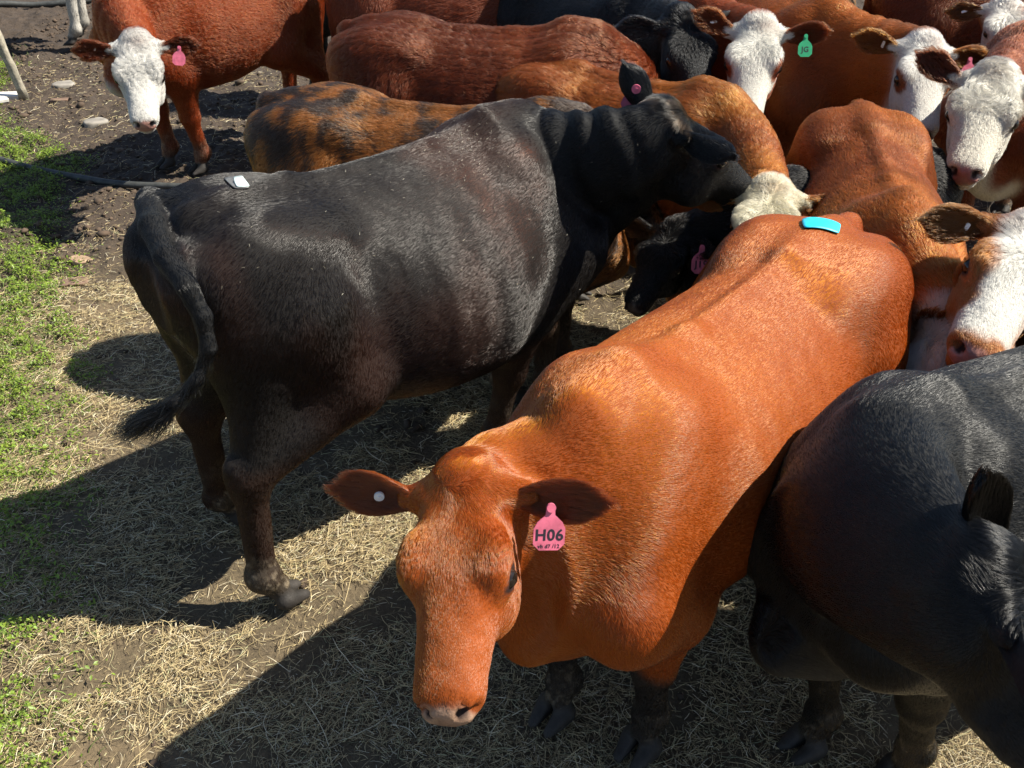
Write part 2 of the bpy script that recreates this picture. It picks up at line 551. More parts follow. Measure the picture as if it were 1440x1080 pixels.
    # tail
    tp = c['tail']
    for i in range(len(tp) - 1):
        r0 = [.046, .040, .034, .030, .027, .024, .022][min(i, 6)]; r1 = [.040, .034, .030, .027, .024, .022, .014][min(i, 6)]
        cap(tp[i], tp[i + 1], r0, r1, .03 if i == 0 else .012, 'tail', np.array(tp[i + 1]) - np.array(tp[i]))
    return pr

def sdf_mesh(prims, h):
    lo = np.min([p.lo for p in prims if not p.sub], 0); hi = np.max([p.hi for p in prims if not p.sub], 0)
    lo = np.maximum(lo, [-2, -1.6, -.03]); 
    n = np.ceil((hi - lo) / h).astype(int) + 2
    D = np.full(n, 1.0, np.float32)
    ax = [lo[i] + h * np.arange(n[i]) for i in range(3)]
    order = [p for p in prims if not p.sub] + [p for p in prims if p.sub]
    for p in order:
        a = np.clip(np.floor((p.lo - lo) / h).astype(int), 0, n - 1); b = np.clip(np.ceil((p.hi - lo) / h).astype(int) + 1, 1, n)
        if (b <= a).any(): continue
        g = np.stack(np.meshgrid(*[ax[i][a[i]:b[i]] for i in range(3)], indexing='ij'), -1).astype(np.float32)
        d = p.fn(g)
        s = D[a[0]:b[0], a[1]:b[1], a[2]:b[2]]
        D[a[0]:b[0], a[1]:b[1], a[2]:b[2]] = smax(s, -d, p.k) if p.sub else smin(s, d, p.k)
    D = np.maximum(D, -(ax[2].astype(np.float32) - .002)[None, None, :])
    return surfnets(D, lo, h)

def ear_mesh(base, out, opn, length, width, flop=0., nu=16, nv=13):
    """cupped leaf shaped ear with an inner and an outer skin"""
    out = norm(out); opn = norm(opn - out * (opn @ out)); sd_ = np.cross(out, opn)
    V, inner = [], []
    for layer in (0, 1):
        for i in range(nu):
            u = i / (nu - 1)
            uu = .10 + .90 * u
            w = width * (math.sin(math.pi * min(uu, .9995) ** 1.5) ** .52)
            w = max(w, width * .30) if u < .9 else max(w, width * .10)
            for j in range(nv):
                v = -1 + 2 * j / (nv - 1)
                cup = width * (.95 - .62 * u) * (1 - .75 * u ** 5)
                edge = 1 - abs(v) ** 3
                th = (.010 * edge + .003) * (1 if layer else -1)
                p = base + out * (u * length - .012 * v * v) + sd_ * (v * w * (1 - .28 * (1 - u))) \
                    + opn * (cup * (v * v) * .75 - th - cup * .35 - flop * u * u * length)
                V.append(p); inner.append(1 - layer)
    Fq = []
    idx = lambda l, i, j: l * nu * nv + i * nv + j
    for i in range(nu - 1):
        for j in range(nv - 1):
            Fq.append((idx(0, i, j), idx(0, i, j + 1), idx(0, i + 1, j + 1), idx(0, i + 1, j)))
            Fq.append((idx(1, i, j), idx(1, i + 1, j), idx(1, i + 1, j + 1), idx(1, i, j + 1)))
        Fq.append((idx(0, i, 0), idx(0, i + 1, 0), idx(1, i + 1, 0), idx(1, i, 0)))
        Fq.append((idx(0, i, nv - 1), idx(1, i, nv - 1), idx(1, i + 1, nv - 1), idx(0, i + 1, nv - 1)))
    for j in range(nv - 1):
        i = nu - 1
        Fq.append((idx(0, i, j), idx(0, i, j + 1), idx(1, i, j + 1), idx(1, i, j)))
    return np.array(V), np.array(Fq), np.array(inner, float), out, opn, sd_

RED = np.array((.20, .040, .010)); WHT = np.array((.58, .55, .50)); BLK = np.array((.0075, .0072, .0078))

COWS = {}

def build_cow(key, label, W, T, h=1.27, poll=None, nose=None, nose_sol='near', roll=0., facedir=None, wd=1., dp=1., bend=0.,
              feet=None, tail=None, neck=None, color=None, res=.014, hair=None, cat='cow', ears=None, hs=1.0, tailpx=None, switch=False, foldamp=.004, mud=.5, lid=.25, br=0., hk=1., nk=1.):
    """W, T: withers and tail head as world x, y; poll, nose: world points"""
    W = np.array(W[:2], float); T = np.array(T[:2], float)
    s = h / 1.30
    fwd = norm(W - T); ang = math.atan2(fwd[1], fwd[0])
    dist = np.linalg.norm(W - T)
    ln = float(np.clip(dist / (1.12 * s), .86, 1.1))
    org2 = W - fwd * (.40 * ln * s)
    ca, sa = math.cos(ang), math.sin(ang)
    Rw = np.array([[ca, -sa, 0], [sa, ca, 0], [0, 0, 1]])
    org = np.array([org2[0], org2[1], 0.])
    loc = lambda p: (np.asarray(p, float) - org) @ Rw / s
    Pp = loc(poll); Np = loc(nose)
    hx = norm(Np - Pp)
    if facedir is None:
        yawd = norm(np.array((hx[0], hx[1], 0)) + 1e-3 * norm(np.array((Pp[0] - .4, Pp[1], 0))))
        if abs(hx[2]) > .93: yawd = norm(yawd * .3 + norm(np.array((Pp[0] - .3, Pp[1], 0))))
        up = np.array((0, 0, 1.)) + yawd * 1.0
    else:
        up = norm(np.asarray(facedir, float) @ Rw)
    hz = norm(up - hx * (up @ hx)); hy = np.cross(hz, hx)
    if roll:
        hz = norm(hz * math.cos(roll) + hy * math.sin(roll)); hy = np.cross(hz, hx)
    R = np.stack([hx, hy, hz], 1)
    ft = {}
    dflt = {'fl': (.47 * ln, .145 * wd), 'fr': (.47 * ln, -.145 * wd), 'rl': (-.60 * ln, .145 * wd), 'rr': (-.60 * ln, -.145 * wd)}
    for k_, v in (feet or {}).items():
        p = loc((v[0], v[1], 0)); ft[k_] = (p[0] - dflt[k_][0], p[1] - dflt[k_][1])
    tl = [loc(p) for p in tail] if tail else [(-.64 * ln, 0, 1.21), (-.765 * ln, 0, 1.20), (-.825 * ln, 0, 1.08), (-.835 * ln, .01, .92), (-.825 * ln, .015, .72), (-.815 * ln, .01, .55)]
    if tail: tl = [np.array((-.62 * ln, 0, 1.225))] + tl
    c = dict(nk=nk, hk=hk, lid=lid, br=br, wd=wd, ln=ln, dp=dp, bend=bend, feet=ft, tail=tl, R=R, P=Pp, hs=hs,
             neck=[loc(q) for q in neck] if neck else None, camloc=loc(CAM),
             tailpx=[(ray(a, b) @ Rw, bk) for a, b, bk in tailpx] if tailpx else None)
    prims = cow_prims(c)
    if PREVIEW: res = max(res, .022)
    V, Fq = sdf_mesh(prims, res / s)
    V = relax(V, Fq, 2, .5)
    # ---- what each point of the hide belongs to
    Vf = V.astype(np.float32)
    dm = {}
    FL = np.zeros_like(V); wsum = np.zeros(len(V))
    dall = np.full(len(V), 9., np.float32)
    ds = []
    for p in prims:
        if p.sub: ds.append(None); continue
        inb = ((V > p.lo - .02) & (V < p.hi + .02)).all(1)
        d = np.full(len(V), 9., np.float32)
        if inb.any(): d[inb] = p.fn(Vf[inb])
        ds.append(d)
        dm[p.grp] = np.minimum(dm.get(p.grp, 9.), d)
        dall = np.minimum(dall, d)
    for p, d in zip(prims, ds):
        if d is None: continue
        w = np.exp(-np.clip(d - dall, 0, 1) / .025)
        FL += w[:, None] * p.flow; wsum += w
    FL /= wsum[:, None]
    grp = {k_: np.exp(-np.clip(v - dall, 0, 1) / .012) for k_, v in dm.items()}
    tot = sum(grp.values())
    grp = {k_: v / tot for k_, v in grp.items()}
    # ---- flesh: muscle unevenness and neck folds
    N = vnormals(V, Fq)
    bodyish = 1 - grp['head'] - grp['hoof']
    disp = .0035 * fbm(V, 7, 3, 4) * bodyish + .0008 * vnoise(V, 60, 8) * (1 - grp['hoof'])
    dist_n = np.linalg.norm(V[:, None, :] - c['neckpts'][None], axis=2)
    tn = dist_n.argmin(1) / 7.0
    a_, b_ = c['neckpts'][0], c['neckpts'][-1]
    along = (V - a_) @ norm(b_ - a_)
    if c.get('neck') is None:
        fold = np.sin(along * 62 + 3.0 * vnoise(V, 6, 3)) * sstep(.2, .6, grp['neck']) * sstep(.12, .22, along) * sstep(.55, .42, along)
        fold = fold * (.3 + .7 * sstep(-.1, .5, vnoise(V, 5, 9)))
        disp += foldamp * np.clip(fold, -1, .6)
    Qh = ((V - Pp) @ R) / hs
    brow = np.exp(-(((Qh[:, 0] - .19) / .06) ** 2 + ((np.abs(Qh[:, 1]) - .085) / .05) ** 2))
    wr = np.sin(Qh[:, 1] * 420 + Qh[:, 0] * 260 * np.sign(Qh[:, 1]) + 5 * vnoise(Qh, 25, 6))
    disp += grp['head'] * (.0022 * fbm(Qh, 22, 2, 66) + .0016 * wr * brow)
    X, Y, Z = V.T
    # ribs, faintly
    rib = np.sin(X * 60 + Z * 6) * sstep(-.25, -.1, X / ln) * sstep(.32, .2, X / ln) * sstep(.6, .75, Z) * sstep(1.2, 1.1, Z)
    disp += .0007 * rib * grp['body']
    V = V + N * disp[:, None]
    nb_ = len(V)
    Q = ((V - Pp) @ R) / hs                                      # head coordinates
    inner = np.zeros(nb_); earw = np.zeros(nb_)
    EV, EF = [V], [Fq]
    earinfo = {}
    for qi, q in enumerate((1, -1)):
        base = Pp + R @ (np.array((.035, q * .116, -.050)) * hs)
        o_ = np.array((-.10, q * 1.0, -.12)) ; n_ = np.array((.75, 0, .55)); fl_ = .1
        if ears and ears[qi] is not None:
            o_ = np.array(ears[qi][0], float); n_ = np.array(ears[qi][1], float)
            if len(ears[qi]) > 2: fl_ = ears[qi][2]
        if ears and ears[qi] is not None and len(ears[qi]) > 3:      # given in world directions
            Oe, Ne = norm(o_) @ Rw, norm(n_) @ Rw
        else: Oe, Ne = R @ norm(o_), R @ norm(n_)
        ev, ef, inn, eo, en, es = ear_mesh(base, Oe, Ne, .185 * hs, .056 * hs, fl_)
        off = sum(len(v) for v in EV)
        EV.append(ev); EF.append(ef + off)
        FL = np.concatenate([FL, np.broadcast_to(eo, ev.shape)])
        inner = np.concatenate([inner, inn]); earw = np.concatenate([earw, np.ones(len(ev))])
        earinfo[q] = (base, eo, en, es)
    V = np.concatenate(EV); Fq = np.concatenate(EF)
    pad = lambda a: np.concatenate([a, np.zeros(len(V) - nb_)])
    grp = {k_: pad(v) for k_, v in grp.items()}
    N = vnormals(V, Fq)
    Q = ((V - Pp) @ R) / hs
    X, Y, Z = V.T
    # ---- colours of the coat
    C, G = color(V, Q, grp, earw, inner)
    # hooves, lower legs with dried mud, nose
    mudw = (grp['leg'] + grp['hoof']) * sstep(.36, .12, Z) * sstep(-.15, .35, fbm(V, 16, 3, 63) + .3 * sstep(.25, .1, Z)) * mud
    C = C * (1 - mudw[:, None]) + mudw[:, None] * mixc(np.broadcast_to(np.array((.055, .042, .030)), V.shape), np.array((.26, .21, .15)), sstep(.2, .6, vnoise(V, 95, 2)))
    hoof = sstep(.085, .065, Z) * (grp['hoof'] + grp['leg'] > .5)
    C = C * (1 - hoof[:, None]) + hoof[:, None] * (np.array((.038, .033, .030)) * (1 + .6 * fbm(V, 30, 2, 3))[:, None])
    nosem = grp['head'] * sstep(.469, .482, Q[:, 0] + .007 * vnoise(Q, 60, 4) - .25 * np.clip(np.abs(Q[:, 1]) - .035, 0, 1)) * sstep(-.125, -.112, Q[:, 2])* sstep(.005, -.012, Q[:, 2] + .02)
    nosec = G.get('nose', np.array((.28, .13, .11)))
    nosec = nosec[None] * (1 + .25 * vnoise(V, 90, 6))[:, None]
    C = C * (1 - nosem[:, None]) + nosem[:, None] * nosec
    nost = grp['head'] * np.clip(sstep(1.25, .95, np.sqrt(((Q[:, 0] - .482) / .018) ** 2 + ((np.abs(Q[:, 1]) - .040) / .018) ** 2 + ((Q[:, 2] + .068) / .014) ** 2)), 0, 1)
    C = C * (1 - nost[:, None]) + nost[:, None] * np.array((.02, .008, .007))
    de = np.sqrt(((Q[:, 0] - .220) / .032) ** 2 + ((np.abs(Q[:, 1]) - .118) / .03) ** 2 + ((Q[:, 2] + .050) / .021) ** 2)
    rim = grp['head'] * sstep(1.25, 1.0, de)
    C = C * (1 - rim[:, None]) + rim[:, None] * np.array((.03, .012, .01))
    inn_m = earw * inner
    C = np.clip(C, 0.0015, .9)
    wet = np.clip(nosem * (1 - nost) + .3 * hoof, 0, 1)
    bare = np.clip(nosem + hoof + grp['head'] * sstep(1.6, 1.35, de) + nost, 0, 1)
    Vw = V * s
    root = bpy.data.objects.new('cow', None); root.empty_display_size = .2
    link(root)
    root.location = tuple(org); root.rotation_euler = (0, 0, ang)
    tag(root, label, cat, 'cattle crowded together in the yard')
    body = mesh_obj('body', Vw, Fq, M_HIDE, root)
    add_col(body.data, 'col', C); add_float(body.data, 'wet', wet)
    # ---- eyes
    for q in (1, -1):
        ce = (Pp + R @ (np.array((.220, q * .1035, -.048)) * hs)) * s
        U = np.linspace(0, math.pi, 10); Vv = np.linspace(0, 2 * math.pi, 17)[:-1]
        vs = np.array([[math.sin(a) * math.cos(b), math.sin(a) * math.sin(b), math.cos(a)] for a in U for b in Vv]) * .0235 * s * hs + ce
        fs = [(i * 16 + j, (i + 1) * 16 + j, (i + 1) * 16 + (j + 1) % 16, i * 16 + (j + 1) % 16) for i in range(9) for j in range(16)]
        mesh_obj('eye', vs, np.array(fs), M_EYE, root)
    # ---- coat
    info = dict(root=root, body=body, R=R, P=Pp, s=s, Rw=Rw, org=org, ear=earinfo, hs=hs, V=Vw, F=Fq, ang=ang, ln=ln)
    COWS[key] = info
    hp_ = dict(n=60000, L=.016, rad=.0006, lift=.28, curl=0., clump=.25, gloss=.045, wave=.25)
    hp_.update(hair or {})
    if PREVIEW: return info
    n = int(hp_['n'] * HAIR)
    rng = np.random.default_rng(abs(hash(key)) % 1000 if False else sum(map(ord, key)))
    tri = np.concatenate([Fq[:, [0, 1, 2]], Fq[:, [0, 2, 3]]])
    A = np.cross(Vw[tri[:, 1]] - Vw[tri[:, 0]], Vw[tri[:, 2]] - Vw[tri[:, 0]])
    ar = np.linalg.norm(A, axis=1) / 2
    cen = Vw[tri].mean(1); nrm = A / (2 * ar[:, None] + 1e-12)
    camloc = (CAM - org) @ Rw
    vd = camloc - cen; dist = np.linalg.norm(vd, axis=1); vd /= dist[:, None]
    facing = (vd * nrm).sum(1)
    wgt = ar * np.where(facing > -.15, 1.0, .3)
    wc = cen @ Rw.T + org
    # strands only where the yard can see them: nothing far outside the picture
    zc = wc[:, 1] * CP + (CAM_H - wc[:, 2]) * SP
    u = wc[:, 0] / np.maximum(zc, .1) * F_PX; v = ((CAM_H - wc[:, 2]) * CP - wc[:, 1] * SP) / np.maximum(zc, .1) * F_PX
    far_ = (np.abs(u) > 720 + 160) | (np.abs(v) > 540 + 160) | (zc < .2)
    wgt = wgt * np.where(far_, .12, 1.0)
    hw_ = (grp['head'] + earw)[tri].mean(1)
    wgt = wgt * (1 + 1.2 * hw_)
    wgt *= (1 - bare[tri].mean(1)) ** 2
    cdf = np.cumsum(wgt); cdf /= cdf[-1]
    ti = np.searchsorted(cdf, rng.random(n)).clip(0, len(tri) - 1)
    r1, r2 = rng.random(n), rng.random(n); sq = np.sqrt(r1)
    bc = np.stack([1 - sq, sq * (1 - r2), sq * r2], 1)
    ip = lambda a: (a[tri[ti]] * (bc[..., None] if a.ndim > 1 else bc)).sum(1)
    roots = ip(Vw); NN = ip(N); NN /= np.linalg.norm(NN, axis=1)[:, None] + 1e-9
    fl = ip(FL)
    hd = ip(grp['head']); nk = ip(grp['neck']); ew = ip(earw); en_ = ip(inn_m); lg = ip(grp['leg'] + grp['hoof'])
    Qr = ip(Q)
    # whorl and waves on the forehead
    fo = hp_.get('whorl', 1.) * hd * sstep(.27, .17, Qr[:, 0]) * sstep(-.08, -.02, Qr[:, 2])
    wh = np.stack([Qr[:, 0] - .12, Qr[:, 1], 0 * Qr[:, 0]], 1)
    wh = wh / (np.linalg.norm(wh, axis=1)[:, None] + .01)
    whl = wh @ R.T
    fl = fl * (1 - .85 * fo[:, None]) + whl * (.85 * fo[:, None])
    wv = hp_['wave']
    nzs = np.stack([fbm(roots, 9, 2, 11), fbm(roots, 9, 2, 21), fbm(roots, 9, 2, 31)], 1) * wv
    nzs += np.stack([vnoise(roots, 30, 12), vnoise(roots, 30, 22), vnoise(roots, 30, 32)], 1) * wv * .28
    fl = fl + nzs
    fl -= NN * (fl * NN).sum(1)[:, None]
    fl /= np.linalg.norm(fl, axis=1)[:, None] + 1e-9
    L = hp_['L'] * (.6 + .8 * rng.random(n))
    Lh = hp_.get('Lhead', .8)
    L *= (1 - hd * (1 - Lh)) 
    muzz = hd * sstep(.22, .34, Qr[:, 0]); L *= 1 - .55 * muzz
    L *= 1 + fo * hp_.get('fore', .8)
    L *= 1 + (.9 * en_ + .2 * ew) * hp_.get('earL', 1.)
    L *= 1 + hp_.get('legL', -.25) * lg
    lift = hp_['lift'] * (1 + .6 * ew + .5 * fo)
    c0 = ip(C); var_ = np.where(c0.mean(1) > .3, .3, 1.)
    cc = c0 * (1 + .26 * var_ * (rng.random(n) - .5))[:, None] * (1 + .18 * var_ * vnoise(roots, 25, 2))[:, None]
    if 'w' in G:
        pick = (rng.random(n) < sstep(.05, .95, ip(G['w'])))[:, None]
        cc = np.where(pick, G['b'], G['a']) * (1 + .5 * (rng.random((n, 1)) - .5))
    cc = np.clip(cc, .0015, .9)
    curl = hp_['curl'] + hp_.get('curlhead', 0.) * fo
    rad = hp_['rad'] * (1 + .5 * en_)
    gl = np.full(n, hp_['gloss']) if 'gl' not in G else np.clip(ip(G['gl']), 0, 1)
    clump = np.clip(hp_['clump'] + hp_.get('clumphead', .25) * fo + .3 * en_, 0, .95)
    coat = strands('coat', roots, NN, fl, L, cc, rad, root, {0: M_COAT, 1: M_SLEEK, 2: M_SHEEN}[hp_.get('sleek', 0)], jitter=hp_.get('jitter', .16), lift=lift, curl=curl, clump=clump, gloss=gl, seed=5, npt=4 if hp_['curl'] < .2 else 5, cell=hp_.get('cell', .02), kink=hp_.get('kink', 30))
    if switch:
        tp = np.array(c['tail'])[-4:] * s
        m = 2600
        u = rng.random(m) ** .8 * 2.999; iu = u.astype(int); fu = (u - iu)[:, None]
        rt = tp[iu] * (1 - fu) + tp[iu + 1] * fu + rng.normal(0, .007, (m, 3))
        dirn = tp[iu + 1] - tp[iu]; dirn /= np.linalg.norm(dirn, axis=1)[:, None]
        nn_ = rng.normal(0, 1, (m, 3)); nn_ -= dirn * (nn_ * dirn).sum(1)[:, None]; nn_ /= np.linalg.norm(nn_, axis=1)[:, None]
        Ls = np.where(u > 1.8, rng.uniform(.06, .17, m), rng.uniform(.02, .06, m))
        fl2 = dirn + rng.normal(0, .12, (m, 3)) + np.array((0, 0, -.25))
        fl2 /= np.linalg.norm(fl2, axis=1)[:, None]
        strands('tail_switch', rt, nn_, fl2, Ls, np.full((m, 3), .006) * rng.uniform(.6, 2.2, (m, 1)), .0008, root, M_COAT, lift=.12, curl=.1, clump=.3, seed=9, npt=5, cell=.02, kink=12)
    return info

# ------------------------------------------------------------------ coat colours
def mixc(a, b, w):
    w = np.clip(w, 0, 1)[:, None]
    return a * (1 - w) + b * w

def solid(base, second=None, var=.12, legs=None, neck=None, nose=None, gl=None, inner_col=None, spine=None, poll=None):
    def f(V, Q, grp, earw, inner):
        n = len(V)
        C = np.broadcast_to(np.array(base, float), (n, 3)) * (1 + var * fbm(V, 5, 3, 7))[:, None]
        if second is not None:
            C = mixc(C, np.array(second), sstep(-.3, .3, fbm(V * [1, 1, .6], 3.2, 3, 14)))
        if spine is not None:
            C = mixc(C, np.array(spine), sstep(1.16, 1.27, V[:, 2] + .03 * vnoise(V, 6, 3)) * grp['body'])
        if neck is not None:
            C = mixc(C, np.array(neck), grp['neck'] + grp['head'] + earw + grp['tail'])
        if legs is not None:
            lc, z0 = legs
            C = mixc(C, np.array(lc), sstep(z0 + .06, z0 - .04, V[:, 2] + .04 * vnoise(V, 9, 3)))
        if poll is not None:
            C = mixc(C, np.array(poll), grp['head'] * sstep(.15, .05, Q[:, 0]) * sstep(-.06, -.02, Q[:, 2]) * sstep(-.3, .3, vnoise(V, 30, 3)) * .8)
        ic = np.array(inner_col if inner_col is not None else np.array(base) * .25)
        C = mixc(C, ic, earw * inner * .85)
        G = {}
        if nose is not None: G['nose'] = np.array(nose)
        if gl is not None: G['gl'] = np.full(n, gl)
        return C, G
    return f

def hereford(base=RED, white=WHT, eye=0., jaw=0., nose=(.42, .22, .18), second=None, crest=.03, blaze=None, earw_=0.):
    def f(V, Q, grp, earw, inner):
        n = len(V)
        C = np.broadcast_to(np.array(base, float), (n, 3)) * (1 + .16 * fbm(V, 5, 3, 7))[:, None]
        if second is not None:
            C = mixc(C, np.array(second), sstep(-.2, .45, fbm(V, 3.2, 3, 14)))
        wc = np.array(white) * (1 + .07 * fbm(V, 12, 2, 3))[:, None]
        nz = .016 * vnoise(Q, 22, 3)
        m = grp['head'] * sstep(-.045, -.01, Q[:, 0] + nz)
        if blaze:
            m = m * sstep(blaze + .015, blaze - .01, np.abs(Q[:, 1] + nz) - .02 * sstep(.2, .0, Q[:, 0]))
            m = m * sstep(.455, .43, Q[:, 0] + nz)
        if jaw:
            m = m * (1 - jaw * sstep(-.11, -.13, Q[:, 2] + nz) * sstep(.44, .36, Q[:, 0]))
        if eye:
            de = np.sqrt(((Q[:, 0] - .225) / .062) ** 2 + ((np.abs(Q[:, 1]) - .115) / .06) ** 2 + ((Q[:, 2] + .05) / .055) ** 2)
            m = m * (1 - sstep(1.05 + .0, .8, de * (1 + nz * 6)) * eye)
        # brisket, underline and lower legs
        und = (grp['neck'] + grp['body']) * sstep(.70, .60, V[:, 2] + .06 * vnoise(V, 7, 5)) * sstep(.17, .11, np.abs(V[:, 1]))
        thr = grp['neck'] * sstep(-.20, -.28, Q[:, 2]) * sstep(-.35, -.1, Q[:, 0]) * sstep(.09, .05, np.abs(Q[:, 1]))
        sock = sstep(.26, .20, V[:, 2] + .04 * vnoise(V, 9, 3)) * .45
        m = np.clip(m + und + thr, 0, 1)
        C = mixc(C, wc, m)
        C = mixc(C, np.array((.10, .05, .03)), sock)
        C = mixc(C, np.array(base) * .3, earw * inner * .8)
        if earw_:
            C = mixc(C, wc, earw * earw_)
        return C, {'nose': np.array(nose)}
    return f

def brindle(V, Q, grp, earw, inner):
    n = len(V)
    a, b = np.array((.25, .090, .022)), np.array((.040, .026, .019))
    st = fbm(V * [2.6, 2.6, 1.0] + .12 * fbm(V, 4, 2, 77)[:, None], 6.0, 4, 5)
    big = fbm(V, 3.0, 3, 9)
    low = sstep(1.10, .90, V[:, 2])
    w = np.clip(sstep(-.65, .65, st * 1.6 + big * .6 - .06 + .22 * low), 0, 1)
    w = np.maximum(w, grp['tail'] * .85); w = np.maximum(w, sstep(.55, .42, V[:, 2]) * .9)
    aa = np.broadcast_to(a, (n, 3)) * (1 + .3 * fbm(V, 14, 3, 2))[:, None]
    C = mixc(aa, b, w)
    return C, {'w': w, 'a': a, 'b': b}

# ------------------------------------------------------------------ ear tags, clips, patches
def plate(outline, th):
    n = len(outline)
    V = [(x, y, th / 2) for x, y in outline] + [(x, y, -th / 2) for x, y in outline]
    return V, n

def poly_obj(name, outline, th, mat, parent, M):
    me = bpy.data.meshes.new(name)
    V, n = plate(outline, th)
    faces = [tuple(range(n)), tuple(range(2 * n - 1, n - 1, -1))] + [(i, n + i, n + (i + 1) % n, (i + 1) % n) for i in range(n)]
    me.from_pydata([tuple(M @ Vector(v)) for v in V], [], faces)
    me.materials.append(mat)
    o = bpy.data.objects.new(name, me)
    link(o, parent)
    return o

def frame(o, x, y, z):
    return Matrix(((x[0], y[0], z[0], o[0]), (x[1], y[1], z[1], o[1]), (x[2], y[2], z[2], o[2]), (0, 0, 0, 1)))

def tagframe(info, pos, down, face):
    """pos, down, face in world; returns a matrix in the cow's frame with -Y down and +Z out of the printed face"""
    Rw, org = info['Rw'], info['org']
    y = -norm(down); z = norm(np.array(face) - y * (np.array(face) @ y)); x = np.cross(y, z)
    L = lambda v: np.asarray(v) @ Rw
    return frame((np.asarray(pos) - org) @ Rw, L(x), L(y), L(z))

def ear_pos(info, side, u, v=0., lift=0.):
    b, eo, en, es = info['ear'][side]
    p = (b + eo * .205 * info['hs'] * u + es * .05 * v + en * lift) * info['s']
    return p @ info['Rw'].T + info['org']

def ear_tag(info, side, u, mat, text='', size=1.0, down=(0, 0, -1), face=(0, -1, .4), label=None, sub='', lift=.012, flipped=False, tilt=0.):
    pos = ear_pos(info, side, u, 0, lift)
    down = norm(down)
    M = tagframe(info, pos, down, face)
    if tilt: M = M @ Matrix.Rotation(tilt, 4, 'Z')
    s = size
    ol = [(-.008, 0), (-.009, -.016), (-.024, -.030), (-.030, -.042), (-.030, -.072), (-.018, -.084), (.018, -.084), (.030, -.072), (.030, -.042), (.024, -.030), (.009, -.016), (.008, 0), (.005, .006), (-.005, .006)]
    ol = [(x * s, y * s) for x, y in ol][::-1]
    t = poly_obj('ear_tag', ol, .0024, mat, info['root'], M)
    if label: t['label'] = label
    for dz, r in ((.003, .0085),):
        circ = [(r * math.cos(a), -.001 + r * math.sin(a)) for a in np.linspace(0, 2 * math.pi, 17)[:-1]]
        poly_obj('stud', circ, .006, mat, t, M @ Matrix.Translation((0, 0, dz)))
    def word(txt, sz, yy, th, shear=0.):
        cu = bpy.data.curves.new('marking', 'FONT'); cu.body = txt; cu.size = sz; cu.align_x = 'CENTER'; cu.align_y = 'CENTER'
        cu.extrude = .0002; cu.offset = th; cu.shear = shear; cu.space_character = 1.08
        cu.materials.append(M_INK)
        tmp = bpy.data.objects.new('marking', cu)
        me = bpy.data.meshes.new_from_object(tmp)
        bpy.data.objects.remove(tmp); bpy.data.curves.remove(cu)
        me.materials.clear(); me.materials.append(M_INK)
        me.transform(M @ Matrix.Translation((0, yy, .00165)))
        link(bpy.data.objects.new('marking', me), t)
    if text:
        word(text, .030 * s, -.055 * s, .0006)
        if sub: word(sub, .010 * s, -.076 * s, .0001)
    return t

def clip_tag(info, side, u, v, axis, face, mat=None, size=(.030, .011)):
    pos = ear_pos(info, side, u, v, .006)
    M = tagframe(info, pos, -norm(axis), face)
    w, h = size[1] / 2, size[0] / 2
    r = .15 * h
    ol = [(-w, -h + r), (-w + r, -h), (w - r, -h), (w, -h + r), (w, h - r), (w - r, h), (-w + r, h), (-w, h - r)]
    return poly_obj('ear_clip', ol, .008, mat or M_METAL, info['root'], M)

def button_tag(info, side, u, v, face, mat, r=.013, ring=True):
    pos = ear_pos(info, side, u, v, -.012 if face is None else 0)
    M = tagframe(info, pos, (0, 0, -1), face)
    circ = lambda rr: [(rr * math.cos(a), rr * math.sin(a)) for a in np.linspace(0, 2 * math.pi, 25)[:-1]]
    M = M @ Matrix.Translation((0, 0, .012 if mat is M_WHITE else .030))
    o = poly_obj('ear_button', circ(r), .005, mat, info['root'], M)
    poly_obj('stud', circ(r * .35), .004, mat, o, M @ Matrix.Translation((0, 0, .004)))
    return o

def patch(info, corners, mat, name, nx=14, ny=6, off=.010, label=None, roundc=.18):
    """a sticker that follows the back: corners are photograph points in order"""
    b = info['body']
    tri = [tuple(f) for f in info['F'].tolist()]
    bv = BVHTree.FromPolygons([tuple(v) for v in info['V'].tolist()], tri)
    Rw, org = info['Rw'], info['org']
    o = Vector(tuple((CAM - org) @ Rw))
    c = [np.array(q, float) for q in corners]
    V = []; ok = True
    for j in range(ny):
        for i in range(nx):
            u, v = i / (nx - 1), j / (ny - 1)
            # round the corners a little
            uu = .5 + (u - .5) * (1 - roundc * .12 * abs(2 * v - 1) ** 4); vv = .5 + (v - .5) * (1 - roundc * abs(2 * u - 1) ** 6)
            p = (c[0] * (1 - uu) + c[1] * uu) * (1 - vv) + (c[3] * (1 - uu) + c[2] * uu) * vv
            if len(c) > 4: p = p + c[4] * (4 * uu * (1 - uu))
            d = ray(p[0], p[1]) @ Rw
            h = bv.ray_cast(o, Vector(tuple(d)))
            if h[0] is None: V.append(V[-1] if V else Vector((0, 0, 0))); continue
            V.append(h[0] + h[1] * off)
    n = len(V)
    V2 = V + [v - Vector((0, 0, .0015)) for v in V]
    F = []
    for j in range(ny - 1):
        for i in range(nx - 1):
            a = j * nx + i
            F.append((a, a + nx, a + nx + 1, a + 1)); F.append((n + a, n + a + 1, n + a + nx + 1, n + a + nx))
    bd = [i for i in range(nx)] + [j * nx + nx - 1 for j in range(1, ny)] + [(ny - 1) * nx + i for i in range(nx - 2, -1, -1)] + [j * nx for j in range(ny - 2, 0, -1)]
    for k in range(len(bd)):
        a, b_ = bd[k], bd[(k + 1) % len(bd)]
        F.append((a, b_, n + b_, n + a))
    ob = mesh_obj(name, np.array([tuple(v) for v in V2]), np.array(F), mat, info['root'])
    if label: ob['label'] = label
    return ob

